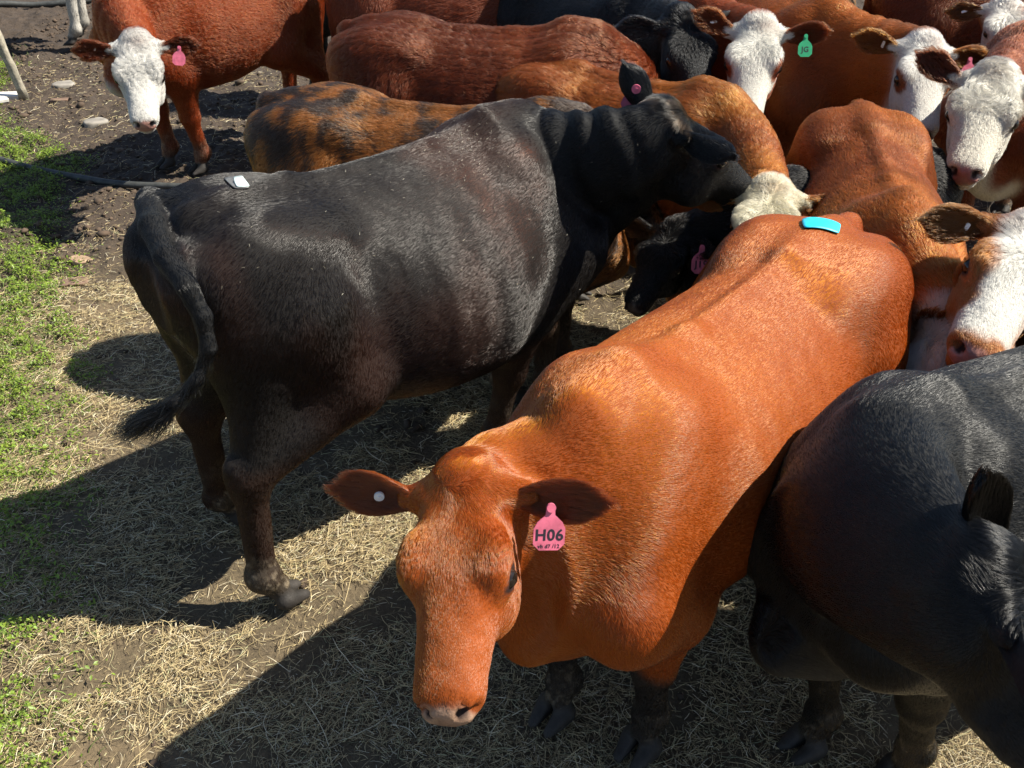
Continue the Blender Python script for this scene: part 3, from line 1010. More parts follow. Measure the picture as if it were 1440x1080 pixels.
def headpt(pollp, px, py, L=.47, sol='near'):
    """the point L from the poll on the line of sight through px, py"""
    d = ray(px, py); oc = CAM - pollp
    b = d @ oc; cc = oc @ oc - L * L
    disc = b * b - cc
    if disc < 0: return CAM + d * (-b)
    r = math.sqrt(disc)
    if not isinstance(sol, str): return CAM + d * (-b + sol * r)
    return CAM + d * (-b - r if sol == 'near' else -b + r)

# ------------------------------------------------------------------ the herd
def herd():
    # A: black-brown cow, side on, left of the middle
    pA = at(938, 150, 1.32)
    A = build_cow('A', 'dark brown-black cow standing side on with a silver patch on its back', at(700, 152, 1.30), at(236, 288, 1.28), h=1.30,
                  poll=pA, nose=headpt(pA, 1070, 245, .49, 'far'), wd=1.06, dp=1.12, res=.011, roll=0., switch=True, foldamp=.010, mud=.9,
                  feet={'rr': at(392, 850), 'rl': at(330, 730), 'fr': at(700, 640), 'fl': at(722, 560)},
                  tailpx=[(212, 284, .015), (214, 318, .045), (232, 362, .065), (262, 402, .075), (284, 445, .08), (293, 490, .085), (278, 532, .08), (245, 566, .08), (212, 580, .07)],
                  color=solid((.022, .0085, .0055), second=(.006, .0042, .0038), poll=(.07, .05, .035), neck=(.0040, .0040, .0045), legs=((.020, .008, .004), .55), nose=(.02, .018, .02), inner_col=(.012, .010, .010)),
                  hair=dict(n=290000, L=.012, rad=.00034, lift=.055, sleek=1, jitter=.06, earL=.5, gloss=.10, wave=.12, clump=.15, cell=.012, fore=2.2),
                  ears=[((-.40, .35, .75), (.3, .9, .1), 0., 'w'), ((.75, -.62, -.12), (.2, .4, -.8), .0, 'w')])
    # B: orange-red cow, head down towards us
    pB = at(650, 662, 1.15)
    B = build_cow('B', 'glossy orange-red cow with head lowered and a pink tag reading H06 in its ear', at(862, 520, 1.23), at(1190, 285, 1.23), h=1.24,
                  poll=pB, nose=headpt(pB, 610, 985, .50, -.35), wd=.96, res=.009,
                  feet={'fl': at(905, 1045), 'fr': at(785, 1000)},
                  color=solid((.29, .060, .004), second=(.25, .048, .0035), legs=((.020, .016, .014), .40), nose=(.40, .25, .17), inner_col=(.10, .022, .008)),
                  hair=dict(n=340000, L=.010, rad=.00034, lift=.09, jitter=.07, earL=2.0, sleek=2, gloss=.07, wave=.08, clump=.15, cell=.012, fore=.5, clumphead=.2, whorl=.25),
                  ears=[((.22, 1, .06), (.70, 0, .6), .15), ((-.14, -1, .12), (.7, .1, .6), .0)], roll=-.22, lid=.9, br=.07, dp=.93, hs=.93, hk=.75, nk=.80)
    # C: black cow at the right edge, looking back
    pC = at(1412, 782, 1.24)
    WC = at(1300, 560, 1.20)
    C = build_cow('C', 'shiny black cow bending its neck back towards its own flank', WC, (WC[0] + .98, WC[1] + .48), h=1.22,
                  poll=pC, nose=pC + np.array((.36, -.16, -.26)), wd=.96, dp=.95, res=.010, hs=1.1, facedir=(.45, .15, .9),
                  feet={'fr': at(1140, 1050), 'fl': at(1272, 1090)},
                  neck=[at(1160, 700, 1.05), at(1290, 800, 1.08)],
                  color=solid((.0045, .0048, .0056), second=(.0035, .0038, .0045), legs=((.006, .005, .004), .5), nose=(.02, .018, .02), inner_col=(.004, .004, .004)),
                  hair=dict(n=270000, L=.012, rad=.00036, lift=.08, sleek=1, jitter=.06, earL=.5, gloss=.12, wave=.12, clump=.2, cell=.012),
                  ears=[((-.22, -.05, 1), (.45, -.85, .2), 0., 'w'), ((.05, -.6, -.1), (.6, -.3, .7), .1, 'w')])
    # D: white-faced calf, far left
    pD = at(190, 52, .98)
    D = build_cow('D', 'red cow with curly white face and pink ear tag standing apart at the far left', (-2.1, 5.95), (-1.36, 6.74), h=1.25,
                  poll=pD, nose=headpt(pD, 200, 166, .50), res=.012, hs=1.06,
                  feet={'fl': at(287, 240), 'fr': at(240, 232), 'rl': (-1.25, 6.4), 'rr': (-1.55, 6.75)},
                  color=hereford((.20, .036, .008), white=(0.59, 0.57, 0.53), eye=.0),
                  hair=dict(n=150000, L=.024, rad=.0006, lift=.34, gloss=.04, wave=.45, clump=.4, cell=.03, curl=.08, curlhead=.5, fore=.5),
                  ears=[((-.05, 1, -.02), (.7, 0, .6), .1), ((-.05, -1, .05), (.7, 0, .6), .0)])
    # E: brindle back behind A
    pE = at(905, 265, .80)
    E = build_cow('E', 'tan and black brindled cow showing only its back behind the dark brown cow', at(775, 146, 1.20), at(388, 112, 1.20), h=1.20,
                  poll=pE, nose=pE + np.array((.28, -.1, -.36)), res=.013,
                  color=brindle,
                  hair=dict(n=150000, L=.022, rad=.0007, lift=.32, gloss=.04, wave=.3, clump=.4, cell=.022))
    # F: dark red shaggy cow behind E
    pF = at(925, 120, .92)
    F = build_cow('F', 'dark red shaggy cow facing away to the right behind the brindled back', at(812, 32, 1.26), at(500, 12, 1.26), h=1.26,
                  poll=pF, nose=pF + np.array((.25, -.1, -.35)), res=.014, wd=1.05, dp=1.05,
                  color=solid((.18, .042, .013), second=(.12, .027, .010), inner_col=(.05, .012, .01)),
                  hair=dict(n=150000, L=.034, rad=.0007, lift=.36, gloss=.045, wave=.55, clump=.5, cell=.045, curl=.04))
    # G: golden orange woolly cow, head down
    pG = at(1086, 258, 1.04)
    G = build_cow('G', 'woolly golden orange cow lowering its white poll behind the glossy orange-red rump', at(1000, 122, 1.16), at(745, 62, 1.18), h=1.17,
                  poll=pG, nose=headpt(pG, 1062, 395, .48), res=.013, hs=.98,
                  color=hereford((.36, .110, .016), white=(0.58, 0.53, 0.38), second=(.24, .060, .014), crest=0),
                  hair=dict(n=170000, L=.030, rad=.0006, lift=.36, gloss=.04, wave=.55, clump=.5, cell=.035, curl=.08, fore=.3, Lhead=.6, clumphead=-.1),
                  ears=[((-.3, 1, -.4), (.7, 0, .6), .1), ((-.3, -1, -.4), (.7, 0, .6), .1)])
    # H: black calf in the shade
    pH = at(952, 318, .80)
    H = build_cow('H', 'black calf in deep shade with a pink tag reading J19 under the black cow head', (1.0, 3.44), (1.66, 3.8), h=.98,
                  poll=pH, nose=headpt(pH, 878, 432, .40), res=.014, wd=.85, hs=.98,
                  color=solid((.007, .0065, .0065), nose=(.10, .07, .06), inner_col=(.02, .014, .012)),
                  hair=dict(n=40000, L=.02, rad=.0008, gloss=.08),
                  ears=[((.12, -.95, .18), (-.5, -.2, .8), .1, 'w'), None])
    # I: rusty orange cow seen from behind
    pI = at(1322, 436, 1.0)
    I = build_cow('I', 'rusty orange cow seen from its rump with both furry ears raised', at(1278, 285, 1.15), at(1200, 95, 1.15), h=1.16,
                  poll=pI, nose=headpt(pI, 1272, 560, .46, -.3), facedir=(-1, -.15, .25), hs=.92, res=.012, wd=.92,
                  color=hereford((.34, .088, .012), white=(.60, .55, .50), second=(.20, .046, .009)),
                  hair=dict(n=200000, L=.020, rad=.0005, lift=.26, gloss=.05, wave=.30, clump=.3, cell=.022, fore=.3, clumphead=0.),
                  ears=[((.0, .6, .9), (-.5, -.8, 0), 0., 'w'), ((-.10, -.80, 1), (-.6, -.7, 0), 0., 'w')])
    # J: black face at the top
    pJ = at(960, 18, 1.25)
    J = build_cow('J', 'black cow peering down between the dark red back and the green-tagged white face', (.65, 5.3), (.1, 6.25), h=1.27,
                  poll=pJ, nose=headpt(pJ, 1000, 150, .49), res=.013,
                  color=solid((.009, .0095, .011), nose=(.02, .018, .02), inner_col=(.012, .010, .010)),
                  hair=dict(n=90000, L=.018, rad=.0007, gloss=.10, wave=.25, clump=.3),
                  ears=[((-.1, 1, -.1), (.7, 0, .6), .1), ((-.2, -1, -.15), (.6, 0, .7), .1)])
    # K: white face with green tag
    pK = at(1068, 28, 1.25)
    K = build_cow('K', 'white-faced red cow with a green ear tag', (.95, 5.15), (.75, 6.25), h=1.27,
                  poll=pK, nose=headpt(pK, 1050, 152, .48), res=.012, hs=1.02,
                  color=hereford((.21, .038, .008), white=(0.58, 0.56, 0.50), eye=1., jaw=1.),
                  hair=dict(n=110000, L=.020, rad=.0005, lift=.28, wave=.3, clump=.25, fore=.5, clumphead=.15, cell=.02),
                  ears=[((-.1, 1, .12), (.8, 0, .5), .12), ((-.3, -1, .35), (.6, .2, .7), .0)])
    # L: white face, orange body
    pL = at(1303, 52, 1.22)
    L = build_cow('L', 'orange cow with smooth white face and brown eye patch looking left', (1.5, 4.95), (1.2, 6.0), h=1.27,
                  poll=pL, nose=headpt(pL, 1307, 175, .48), res=.012, roll=.12,
                  color=hereford((.34, .085, .010), white=(0.59, 0.57, 0.53), eye=1.2, second=(.20, .055, .016), nose=(.16, .07, .07)),
                  hair=dict(n=110000, L=.020, rad=.0005, lift=.25, wave=.3, clump=.2, fore=.2, clumphead=.1, cell=.02),
                  ears=[((-.1, 1, -.05), (.8, 0, .5), .12), ((-.1, -1, .1), (.8, 0, .5), .0)])
    # M: big curly white face
    pM = at(1402, 98, 1.20)
    M = build_cow('M', 'red cow with the large tightly curled white face at the right edge', (2.3, 4.45), (3.15, 5.2), h=1.28,
                  poll=pM, nose=headpt(pM, 1362, 220, .50), res=.012, hs=1.08,
                  color=hereford((.16, .036, .014), white=(0.58, 0.54, 0.45), nose=(.30, .14, .12)),
                  hair=dict(n=130000, L=.022, rad=.0006, lift=.30, wave=.35, clump=.4, curl=.05, curlhead=.7, fore=.9, cell=.022),
                  ears=[((-.1, 1, .0), (.8, 0, .5), .12), ((-.35, -1, .35), (.6, 0, .7), .0)])
    # N: blazed face lower right
    pN = at(1464, 320, 1.22)
    N = build_cow('N', 'tan cow with a white blaze and a big furry ear above the black back', (1.75, 2.55), (2.75, 2.9), h=1.28,
                  poll=pN, nose=headpt(pN, 1402, 452, .49, -.75), res=.011, hs=1.0, facedir=(-.25, -.8, .5),
                  color=hereford((.30, .10, .025), white=(0.58, 0.56, 0.51), blaze=.065, nose=(.46, .22, .18)),
                  hair=dict(n=130000, L=.018, rad=.0005, lift=.25, wave=.25, clump=.25, fore=.5, clumphead=.2, cell=.018),
                  ears=[((-.1, 1, .0), (.8, 0, .5), .12), ((-.92, -.05, .12), (-.15, -.85, .15), .0, 'w')])
    # O: white face at the very top
    pO = at(800, -62, 1.25)
    O = build_cow('O', 'white-muzzled red cow behind the dark red back at the top edge', (-.05, 6.2), (-1.0, 6.3), h=1.28,
                  poll=pO, nose=headpt(pO, 872, 14, .50), res=.016,
                  color=hereford((.16, .036, .014)),
                  hair=dict(n=50000, L=.024, rad=.001))
    pQ = at(1070, -75, 1.25)
    Q = build_cow('Q', 'white-faced cow with a dark nose above the green-tagged head', (1.1, 6.55), (.5, 7.4), h=1.28,
                  poll=pQ, nose=headpt(pQ, 1098, 12, .48), res=.018,
                  color=hereford((.18, .05, .02), nose=(.02, .015, .015)),
                  hair=dict(n=30000, L=.024, rad=.001))
    pP = at(1215, -70, .95)
    P = build_cow('P', 'pale tan cow between the green-tagged head and the orange shoulder', (1.75, 6.2), (1.95, 7.2), h=1.24,
                  poll=(1.68, 5.65, 1.0), nose=(1.6, 5.45, .6), res=.016,
                  color=solid((.24, .12, .045)),
                  hair=dict(n=50000, L=.02, rad=.001))
    R_ = build_cow('R', 'dark red cow across the top right corner behind the curly white face', (3.2, 5.9), (2.2, 6.1), h=1.26,
                   poll=(3.75, 6.0, 1.2), nose=(4.1, 5.9, .9), res=.016,
                   color=solid((.13, .032, .012)),
                   hair=dict(n=60000, L=.024, rad=.001))
    pS = at(1415, 2, 1.15)
    S = build_cow('S', 'orange calf with a white poll and ear clip in the top right corner', (2.95, 5.35), (3.4, 6.2), h=1.15,
                  poll=pS, nose=headpt(pS, 1425, 90, .45), res=.014,
                  color=hereford((.26, .085, .020)),
                  hair=dict(n=50000, L=.024, rad=.001, wave=.4, clump=.5))
    U = build_cow('U', 'cow with a white lower leg behind the far left white face', (-4.95, 9.1), (-3.80, 9.25), h=1.28,
                  poll=(-5.6, 9.0, 1.2), nose=(-5.9, 8.9, .8), res=.018,
                  color=solid((.17, .036, .012), legs=((.5, .47, .42), .75)),
                  hair=dict(n=15000, L=.024, rad=.0012))
    X = build_cow('X', 'black cow in the shadows between the white-faced red cow and the dark red cow', (-.55, 7.45), (-1.5, 7.55), h=1.26,
                  poll=(0, 7.4, 1.1), nose=(.25, 7.3, .75), res=.018,
                  color=solid((.006, .006, .006)),
                  hair=dict(n=20000, L=.02, rad=.001, gloss=.08))
    return

herd()

# ------------------------------------------------------------------ markings worn by the cattle
def markings():
    A, B = COWS['A'], COWS['B']
    down = (0, 0, -1)
    ear_tag(B, 1, .42, M_PINK, 'H06', .98, down=(-.06, -.42, -1), face=(.22, -1, .50), sub='vh d7 /12', label='pink ear tag with H06 handwritten in black', lift=.034)
    button_tag(B, -1, .42, .0, face=(.1, -.8, .6), mat=M_WHITE, r=.010)
    patch(B, [(1127, 310), (1181, 317), (1178, 332), (1131, 324), (0, -4)], M_CYAN, 'rump_patch', off=.007, label='bright blue adhesive patch')
    patch(A, [(314, 252), (336, 249), (352, 266), (330, 267), (0, 0)], M_SILVER2, 'worn_patch', off=.005)
    patch(A, [(328, 252), (341, 250), (352, 265), (333, 266), (0, 0)], M_SILVER, 'rump_patch', off=.0075, label='pale silver adhesive patch')
    ear_tag(A, 1, .45, M_PINK, '', .95, down=(-.45, 0, -1), face=(.3, .9, .2), lift=.02)
    button_tag(A, 1, .48, -.1, face=(-.1, -1, .3), mat=M_PINK, r=.015)
    rng = np.random.default_rng(77)
    bvh = BVHTree.FromPolygons([tuple(v) for v in A['V'].tolist()], [tuple(f) for f in A['F'].tolist()])
    o = Vector(tuple((CAM - A['org']) @ A['Rw'])); rt, nn_ = [], []
    for k in range(170):
        px, py = (rng.normal(650, 26), rng.normal(200, 38)) if k < 110 else (rng.uniform(300, 900), rng.uniform(180, 420))
        hh = bvh.ray_cast(o, Vector(tuple(ray(px, py) @ A['Rw'])))
        if hh[0] is not None and (hh[0] - o).length < 4: rt.append(tuple(hh[0] + hh[1] * .005)); nn_.append(tuple(hh[1]))
    rt, nn_ = np.array(rt), np.array(nn_); f = rng.normal(0, 1, rt.shape); f -= nn_ * (f * nn_).sum(1)[:, None]; f /= np.linalg.norm(f, axis=1)[:, None]
    tag(strands('straw_bits', rt, nn_, f, rng.uniform(.004, .010, len(rt)), np.tile((.5, .45, .33), (len(rt), 1)), .0007, A['root'], bpy.data.materials['cow_coat'], lift=.05), kind='stuff')
    D, G, H, I, K, L, M, N, S = (COWS[k] for k in 'DGHIKLMNS')
    ear_tag(D, 1, .45, M_PINK, '', 1.1, down=(-.1, -.4, -1), face=(.1, -1, .4), lift=.04)
    clip_tag(D, -1, .45, .2, (.25, 0, 1), (0, -1, .4), M_WHITE)
    ear_tag(K, 1, .45, M_GREEN, 'JG', 1.05, down=(0, -.4, -1), face=(.05, -1, .45), label='green ear tag with JG in black', lift=.035)
    clip_tag(K, -1, .45, .0, (1, 0, .1), (0, -.7, .7), M_WHITE)
    ear_tag(L, 1, .40, M_PINK, '0', 1.15, down=(0, -.4, -1), face=(0, -1, .4), lift=.04)
    clip_tag(L, -1, .30, .0, (.2, 0, 1), (0, -1, .4))
    clip_tag(N, -1, .30, -.2, (.35, 0, 1), (0, -1, .4), M_WHITE)
    clip_tag(I, -1, .50, .0, (.9, 0, -.5), (0, -1, .5))
    ear_tag(H, 1, .75, M_PINK, 'J19', 1.15, down=(0, -.3, -1), face=(-.1, -1, .4), label='pink ear tag with J19 in black', lift=.03)
    clip_tag(S, -1, .5, .0, (1, 0, .3), (0, -.8, .6), M_WHITE)

markings()

# ------------------------------------------------------------------ ground
def hay_amount(x, y):
    P = np.stack([x, y, 0 * x], 1)
    n = fbm(P, .9, 3, 21)
    a = sstep(5.0, 3.9, y + .5 * n + .10 * x)                      # thick near the camera
    left = sstep(-2.3 + .18 * (y - 2) * -1, -1.5 - .18 * (y - 2), x + .25 * n)
    return np.clip(a * (.25 + .75 * left), 0, 1)

def green_amount(x, y):
    P = np.stack([x, y, 0 * x], 1)
    edge = -1.10 - .37 * (y - 1.7) - .5 * sstep(6.3, 7.2, y)                                     # the green strip lies left of this line
    n = fbm(P, 1.6, 3, 33); n2 = fbm(P, 5, 3, 51)
    g = sstep(.05, -.25, x - edge + .30 * n)
    g = g * (.30 + .70 * sstep(-.22, .12, n2 + .6 * sstep(0, -.6, x - edge) - .1))
    return np.clip(g, 0, 1)

def ground_height(x, y):
    P = np.stack([x, y, 0 * x], 1)
    mud = sstep(3.6, 5.2, y)
    h = .030 * fbm(P, .8, 2, 1)
    h = h + (.012 + .050 * mud) * fbm(P, 4.5, 3, 5)
    c = np.abs(fbm(P, 14, 3, 15))
    h = h + (.014 + .040 * mud) * (c - .25)
    h = h + .006 * fbm(P, 45, 2, 18)
    return h - .02

def ground():
    xs = np.concatenate([-np.geomspace(60, 5.2, 24), np.arange(-5.1, 4.0, .022), np.geomspace(4.1, 60, 24)])
    ys = np.concatenate([-np.geomspace(40, .5, 18), np.arange(-.4, .9, .08), np.arange(.9, 11.2, .024), np.geomspace(11.3, 90, 26)])
    Xg, Yg = np.meshgrid(xs, ys, indexing='ij')
    x, y = Xg.ravel(), Yg.ravel()
    z = ground_height(x, y)
    V = np.stack([x, y, z], 1)
    n, m = len(xs), len(ys)
    I = np.arange(n * m).reshape(n, m)
    Fq = np.stack([I[:-1, :-1], I[1:, :-1], I[1:, 1:], I[:-1, 1:]], -1).reshape(-1, 4)
    mt, t, b = new_mat('yard_soil')
    a = t.nodes.new('ShaderNodeAttribute'); a.attribute_name = 'col'
    tc = t.nodes.new('ShaderNodeTexCoord')
    nz = t.nodes.new('ShaderNodeTexNoise'); nz.inputs['Scale'].default_value = 55; nz.inputs['Detail'].default_value = 8; nz.inputs['Roughness'].default_value = .7
    t.links.new(tc.outputs['Object'], nz.inputs['Vector'])
    rp = t.nodes.new('ShaderNodeValToRGB'); rp.color_ramp.elements[0].position = .3; rp.color_ramp.elements[0].color = (.45, .45, .45, 1)
    rp.color_ramp.elements[1].position = .7; rp.color_ramp.elements[1].color = (1, 1, 1, 1)
    t.links.new(nz.outputs[0], rp.inputs[0])
    mx = t.nodes.new('ShaderNodeMix'); mx.data_type = 'RGBA'; mx.blend_type = 'MULTIPLY'; mx.inputs[0].default_value = 1
    t.links.new(a.outputs['Color'], mx.inputs[6]); t.links.new(rp.outputs[0], mx.inputs[7]); t.links.new(mx.outputs[2], b.inputs['Base Color'])
    bp = t.nodes.new('ShaderNodeBump'); bp.inputs['Strength'].default_value = .9; bp.inputs['Distance'].default_value = .012
    t.links.new(nz.outputs[0], bp.inputs['Height']); t.links.new(bp.outputs[0], b.inputs['Normal'])
    b.inputs['Roughness'].default_value = .85
    o = mesh_obj('ground', V, Fq, mt)
    tag(o, kind='structure')
    P = np.stack([x, y, 0 * x], 1)
    hay = hay_amount(x, y)
    soil = np.array((.062, .042, .028)); dry = np.array((.22, .15, .09)); old = np.array((.16, .12, .065))
    C = mixc(np.broadcast_to(soil, (len(x), 3)), dry, sstep(-.1, .4, fbm(P, 1.5, 3, 41)) * sstep(5.2, 3.2, y))
    C = mixc(C, old, hay * .75)
    C = C * (1 + .35 * fbm(P, 12, 3, 44))[:, None]
    add_col(o.data, 'col', np.clip(C, .01, 1))

def in_view(x, y, margin=200):
    z = y * CP + CAM_H * SP
    u = x / z * F_PX; v = (CAM_H * CP - y * SP) / z * F_PX
    return (np.abs(u) < 720 + margin) & (np.abs(v) < 540 + margin)

def hay():
    rng = np.random.default_rng(11)
    N = int(1300000 * HAIR)
    x = rng.uniform(-4.6, 3.2, N); y = rng.uniform(.8, 8.8, N) ** 1.0
    amt = hay_amount(x, y)
    P = np.stack([x, y, 0 * x], 1)
    patchy = .08 + .92 * sstep(-.32, .15, fbm(P, 5, 4, 61)) * (.55 + .45 * sstep(-.3, .2, fbm(P, 1.3, 2, 62)))
    far = np.clip(1.6 / np.maximum(y * CP + CAM_H * SP, 1) * 1.7, 0, 1)
    keep = in_view(x, y) & (rng.random(N) < np.clip((.06 + .94 * amt * patchy) * (far ** .5), 0, 1))
    x, y, amt = x[keep], y[keep], amt[keep]; P = P[keep]
    n = len(x)
    L = np.clip(rng.lognormal(math.log(.021), .75, n), .006, .19)
    th = rng.uniform(0, 2 * math.pi, n)
    z0 = ground_height(x, y)
    layer = rng.random(n) ** 1.5
    pitch = rng.normal(.06, .20, n)
    npt = 5
    t = np.linspace(-.5, .5, npt)
    curv = rng.normal(0, .85, n) * np.minimum(1, L / .05)
    PP = np.zeros((n, npt, 3))
    for i, ti in enumerate(t):
        a = th + curv * ti
        PP[:, i, 0] = x + L * ti * np.cos((th + a) / 2)
        PP[:, i, 1] = y + L * ti * np.sin((th + a) / 2)
        PP[:, i, 2] = z0 + .002 + .016 * layer * (.3 + amt) + L * ti * pitch + .25 * L * (.25 - ti * ti) * rng.uniform(-.5, 1.6, n) * .6
    zz = np.maximum(PP[:, :, 2], ground_height(PP[:, :, 0].ravel(), PP[:, :, 1].ravel()).reshape(n, npt) + .001)
    PP[:, :, 2] = zz
    pal = np.array([(.55, .44, .24), (.45, .35, .18), (.33, .25, .13), (.24, .18, .10), (.68, .60, .42), (.42, .40, .22), (.12, .085, .05)])
    C = pal[rng.choice(7, n, p=[.22, .2, .16, .14, .12, .08, .08])] * rng.uniform(.75, 1.2, (n, 1))
    hc = bpy.data.hair_curves.new('loose_hay')
    hc.add_curves([npt] * n)
    hc.attributes['position'].data.foreach_set('vector', PP.astype(np.float32).ravel())
    ra = hc.attributes.get('radius') or hc.attributes.new('radius', 'FLOAT', 'POINT')
    rr = rng.uniform(.0003, .00078, n)[:, None] * np.array([.7, 1, 1, .95, .5])[None] * (1 + .12 * y)[:, None]
    ra.data.foreach_set('value', rr.astype(np.float32).ravel())
    ca = hc.attributes.new('col', 'FLOAT_COLOR', 'CURVE')
    cc = np.ones((n, 4), np.float32); cc[:, :3] = C
    ca.data.foreach_set('color', cc.ravel())
    m, tt, b = new_mat('hay')
    a = tt.nodes.new('ShaderNodeAttribute'); a.attribute_name = 'col'
    tt.links.new(a.outputs['Color'], b.inputs['Base Color']); b.inputs['Roughness'].default_value = .55
    hc.materials.append(m)
    o = bpy.data.objects.new('loose_hay', hc); link(o)
    tag(o, 'short pale hay stems strewn over the yard', kind='stuff'); o['category'] = 'hay'

def leaf_material(name, c1, c2):
    m, t, b = new_mat(name)
    a = t.nodes.new('ShaderNodeAttribute'); a.attribute_name = 'col'
    t.links.new(a.outputs['Color'], b.inputs['Base Color'])
    b.inputs['Roughness'].default_value = .45
    tr = t.nodes.new('ShaderNodeBsdfTranslucent'); t.links.new(a.outputs['Color'], tr.inputs['Color'])
    mx = t.nodes.new('ShaderNodeMixShader'); mx.inputs[0].default_value = .35
    out = [n for n in t.nodes if n.type == 'OUTPUT_MATERIAL'][0]
    t.links.new(b.outputs[0], mx.inputs[1]); t.links.new(tr.outputs[0], mx.inputs[2]); t.links.new(mx.outputs[0], out.inputs['Surface'])
    return m

def greens():
    """low chickweed and clover: many small folded leaves"""
    rng = np.random.default_rng(21)
    N = 520000
    x = rng.uniform(-4.6, -.9, N); y = rng.uniform(1.2, 8.6, N)
    g = green_amount(x, y)
    P = np.stack([x, y, 0 * x], 1)
    tuft = sstep(-.25, .3, fbm(P, 18, 2, 71))
    keep = in_view(x, y) & (rng.random(N) < g * (.12 + .88 * tuft) * .95)
    x, y = x[keep], y[keep]; P = P[keep]; tuft = tuft[keep]; n = len(x)
    z = ground_height(x, y) + rng.uniform(.006, .034, n) * (.4 + tuft)
    Ls = rng.uniform(.004, .0095, n) * (1 + .05 * y); ws = Ls * rng.uniform(.35, .55, n)
    th = rng.uniform(0, 2 * math.pi, n); ti = rng.normal(.25, .45, n)
    d = np.stack([np.cos(th) * np.cos(ti), np.sin(th) * np.cos(ti), np.sin(ti)], 1)
    sd_ = np.stack([-np.sin(th), np.cos(th), np.zeros(n)], 1)
    sd_ += np.array((0, 0, 1)) * rng.normal(0, .3, n)[:, None]
    up = np.cross(d, sd_)
    c = np.stack([x, y, z], 1)
    a = c - d * Ls[:, None]; b = c + d * Ls[:, None]
    l = c + sd_ * ws[:, None] + up * (ws * .35)[:, None]; r = c - sd_ * ws[:, None] + up * (ws * .35)[:, None]
    V = np.stack([a, l, b, r], 1).reshape(-1, 3)
    I = np.arange(n) * 4
    F3 = np.concatenate([np.stack([I, I + 2, I + 1], 1), np.stack([I, I + 3, I + 2], 1)])
    base = np.array((.17, .27, .035)) * rng.uniform(.6, 1.35, (n, 1)) + np.array((.05, .02, 0)) * rng.random((n, 1))
    o = mesh_obj('ground_cover', V, F3, leaf_material('low_leaves', None, None), smooth=False)
    add_col(o.data, 'col', np.repeat(base, 4, 0))
    tag(o, 'low bright green weeds creeping in from the left', kind='stuff')
    # grass blades between
    N2 = 60000
    x = rng.uniform(-4.6, -1.0, N2); y = rng.uniform(1.2, 9.2, N2)
    keep = in_view(x, y) & (rng.random(N2) < green_amount(x, y) * .8)
    x, y = x[keep], y[keep]; n = len(x)
    th = rng.uniform(0, 2 * math.pi, n); L = rng.uniform(.015, .05, n)
    z = ground_height(x, y)
    t = np.linspace(0, 1, 4)
    PP = np.zeros((n, 4, 3)); bend = rng.uniform(.3, 1.1, n)
    for i, q in enumerate(t):
        PP[:, i, 0] = x + L * q * np.cos(th) * (.3 + bend * q); PP[:, i, 1] = y + L * q * np.sin(th) * (.3 + bend * q); PP[:, i, 2] = z + L * q * (1 - .45 * bend * q)
    hc = bpy.data.hair_curves.new('grass'); hc.add_curves([4] * n)
    hc.attributes['position'].data.foreach_set('vector', PP.astype(np.float32).ravel())
    ra = hc.attributes.get('radius') or hc.attributes.new('radius', 'FLOAT', 'POINT')
    ra.data.foreach_set('value', np.tile(np.array([.0012, .0012, .0009, .0003], np.float32), n))
    ca = hc.attributes.new('col', 'FLOAT_COLOR', 'CURVE'); cc = np.ones((n, 4), np.float32)
    cc[:, :3] = np.array((.12, .18, .035)) * rng.uniform(.6, 1.4, (n, 1)); ca.data.foreach_set('color', cc.ravel())
    hc.materials.append(bpy.data.materials['hay'])
    tag(link(bpy.data.objects.new('grass', hc)), kind='stuff')

def clods():
    """crumbs of soil and dung: one mass nobody could count"""
    rng = np.random.default_rng(8)
    N = 42000
    x = rng.uniform(-4.6, 2.6, N); y = rng.uniform(1.1, 11.0, N)
    P = np.stack([x, y, 0 * x], 1)
    mud = .12 + .5 * sstep(3.8, 5.2, y) + .25 * sstep(-1.0, -1.6, x + .2 * (y - 2)) 
    keep = in_view(x, y, 40) & (rng.random(N) < mud * (.3 + sstep(-.2, .3, fbm(P, 3, 2, 81))))
    x, y = x[keep], y[keep]; n = len(x)
    ico = np.array([(0, 0, 1), (.9, 0, .45), (.28, .85, .45), (-.72, .53, .45), (-.72, -.53, .45), (.28, -.85, .45),
                    (.72, .53, -.45), (-.28, .85, -.45), (-.9, 0, -.45), (-.28, -.85, -.45), (.72, -.53, -.45), (0, 0, -1)])
    fc = np.array([(0, 1, 2), (0, 2, 3), (0, 3, 4), (0, 4, 5), (0, 5, 1), (1, 6, 2), (2, 7, 3), (3, 8, 4), (4, 9, 5), (5, 10, 1),
                   (6, 7, 2), (7, 8, 3), (8, 9, 4), (9, 10, 5), (10, 6, 1), (11, 7, 6), (11, 8, 7), (11, 9, 8), (11, 10, 9), (11, 6, 10)])
    s_ = np.clip(rng.lognormal(math.log(.0075), .6, n), .003, .034) * np.clip(y / 3.5, .45, 1)
    V = ico[None] * (1 + rng.normal(0, .22, (n, 12, 1))) * s_[:, None, None] * rng.uniform(.6, 1.3, (n, 1, 3)) * np.array((1, 1, .6))
    c = np.stack([x, y, ground_height(x, y) + s_ * .2], 1)
    V = (V + c[:, None]).reshape(-1, 3)
    F3 = (fc[None] + (np.arange(n) * 12)[:, None, None]).reshape(-1, 3)
    m = plain('crumbled_soil', (.075, .050, .033), .9, noise=.4, nscale=9, bump=.4)
    tag(mesh_obj('soil_crumbs', V, F3, m), kind='stuff')

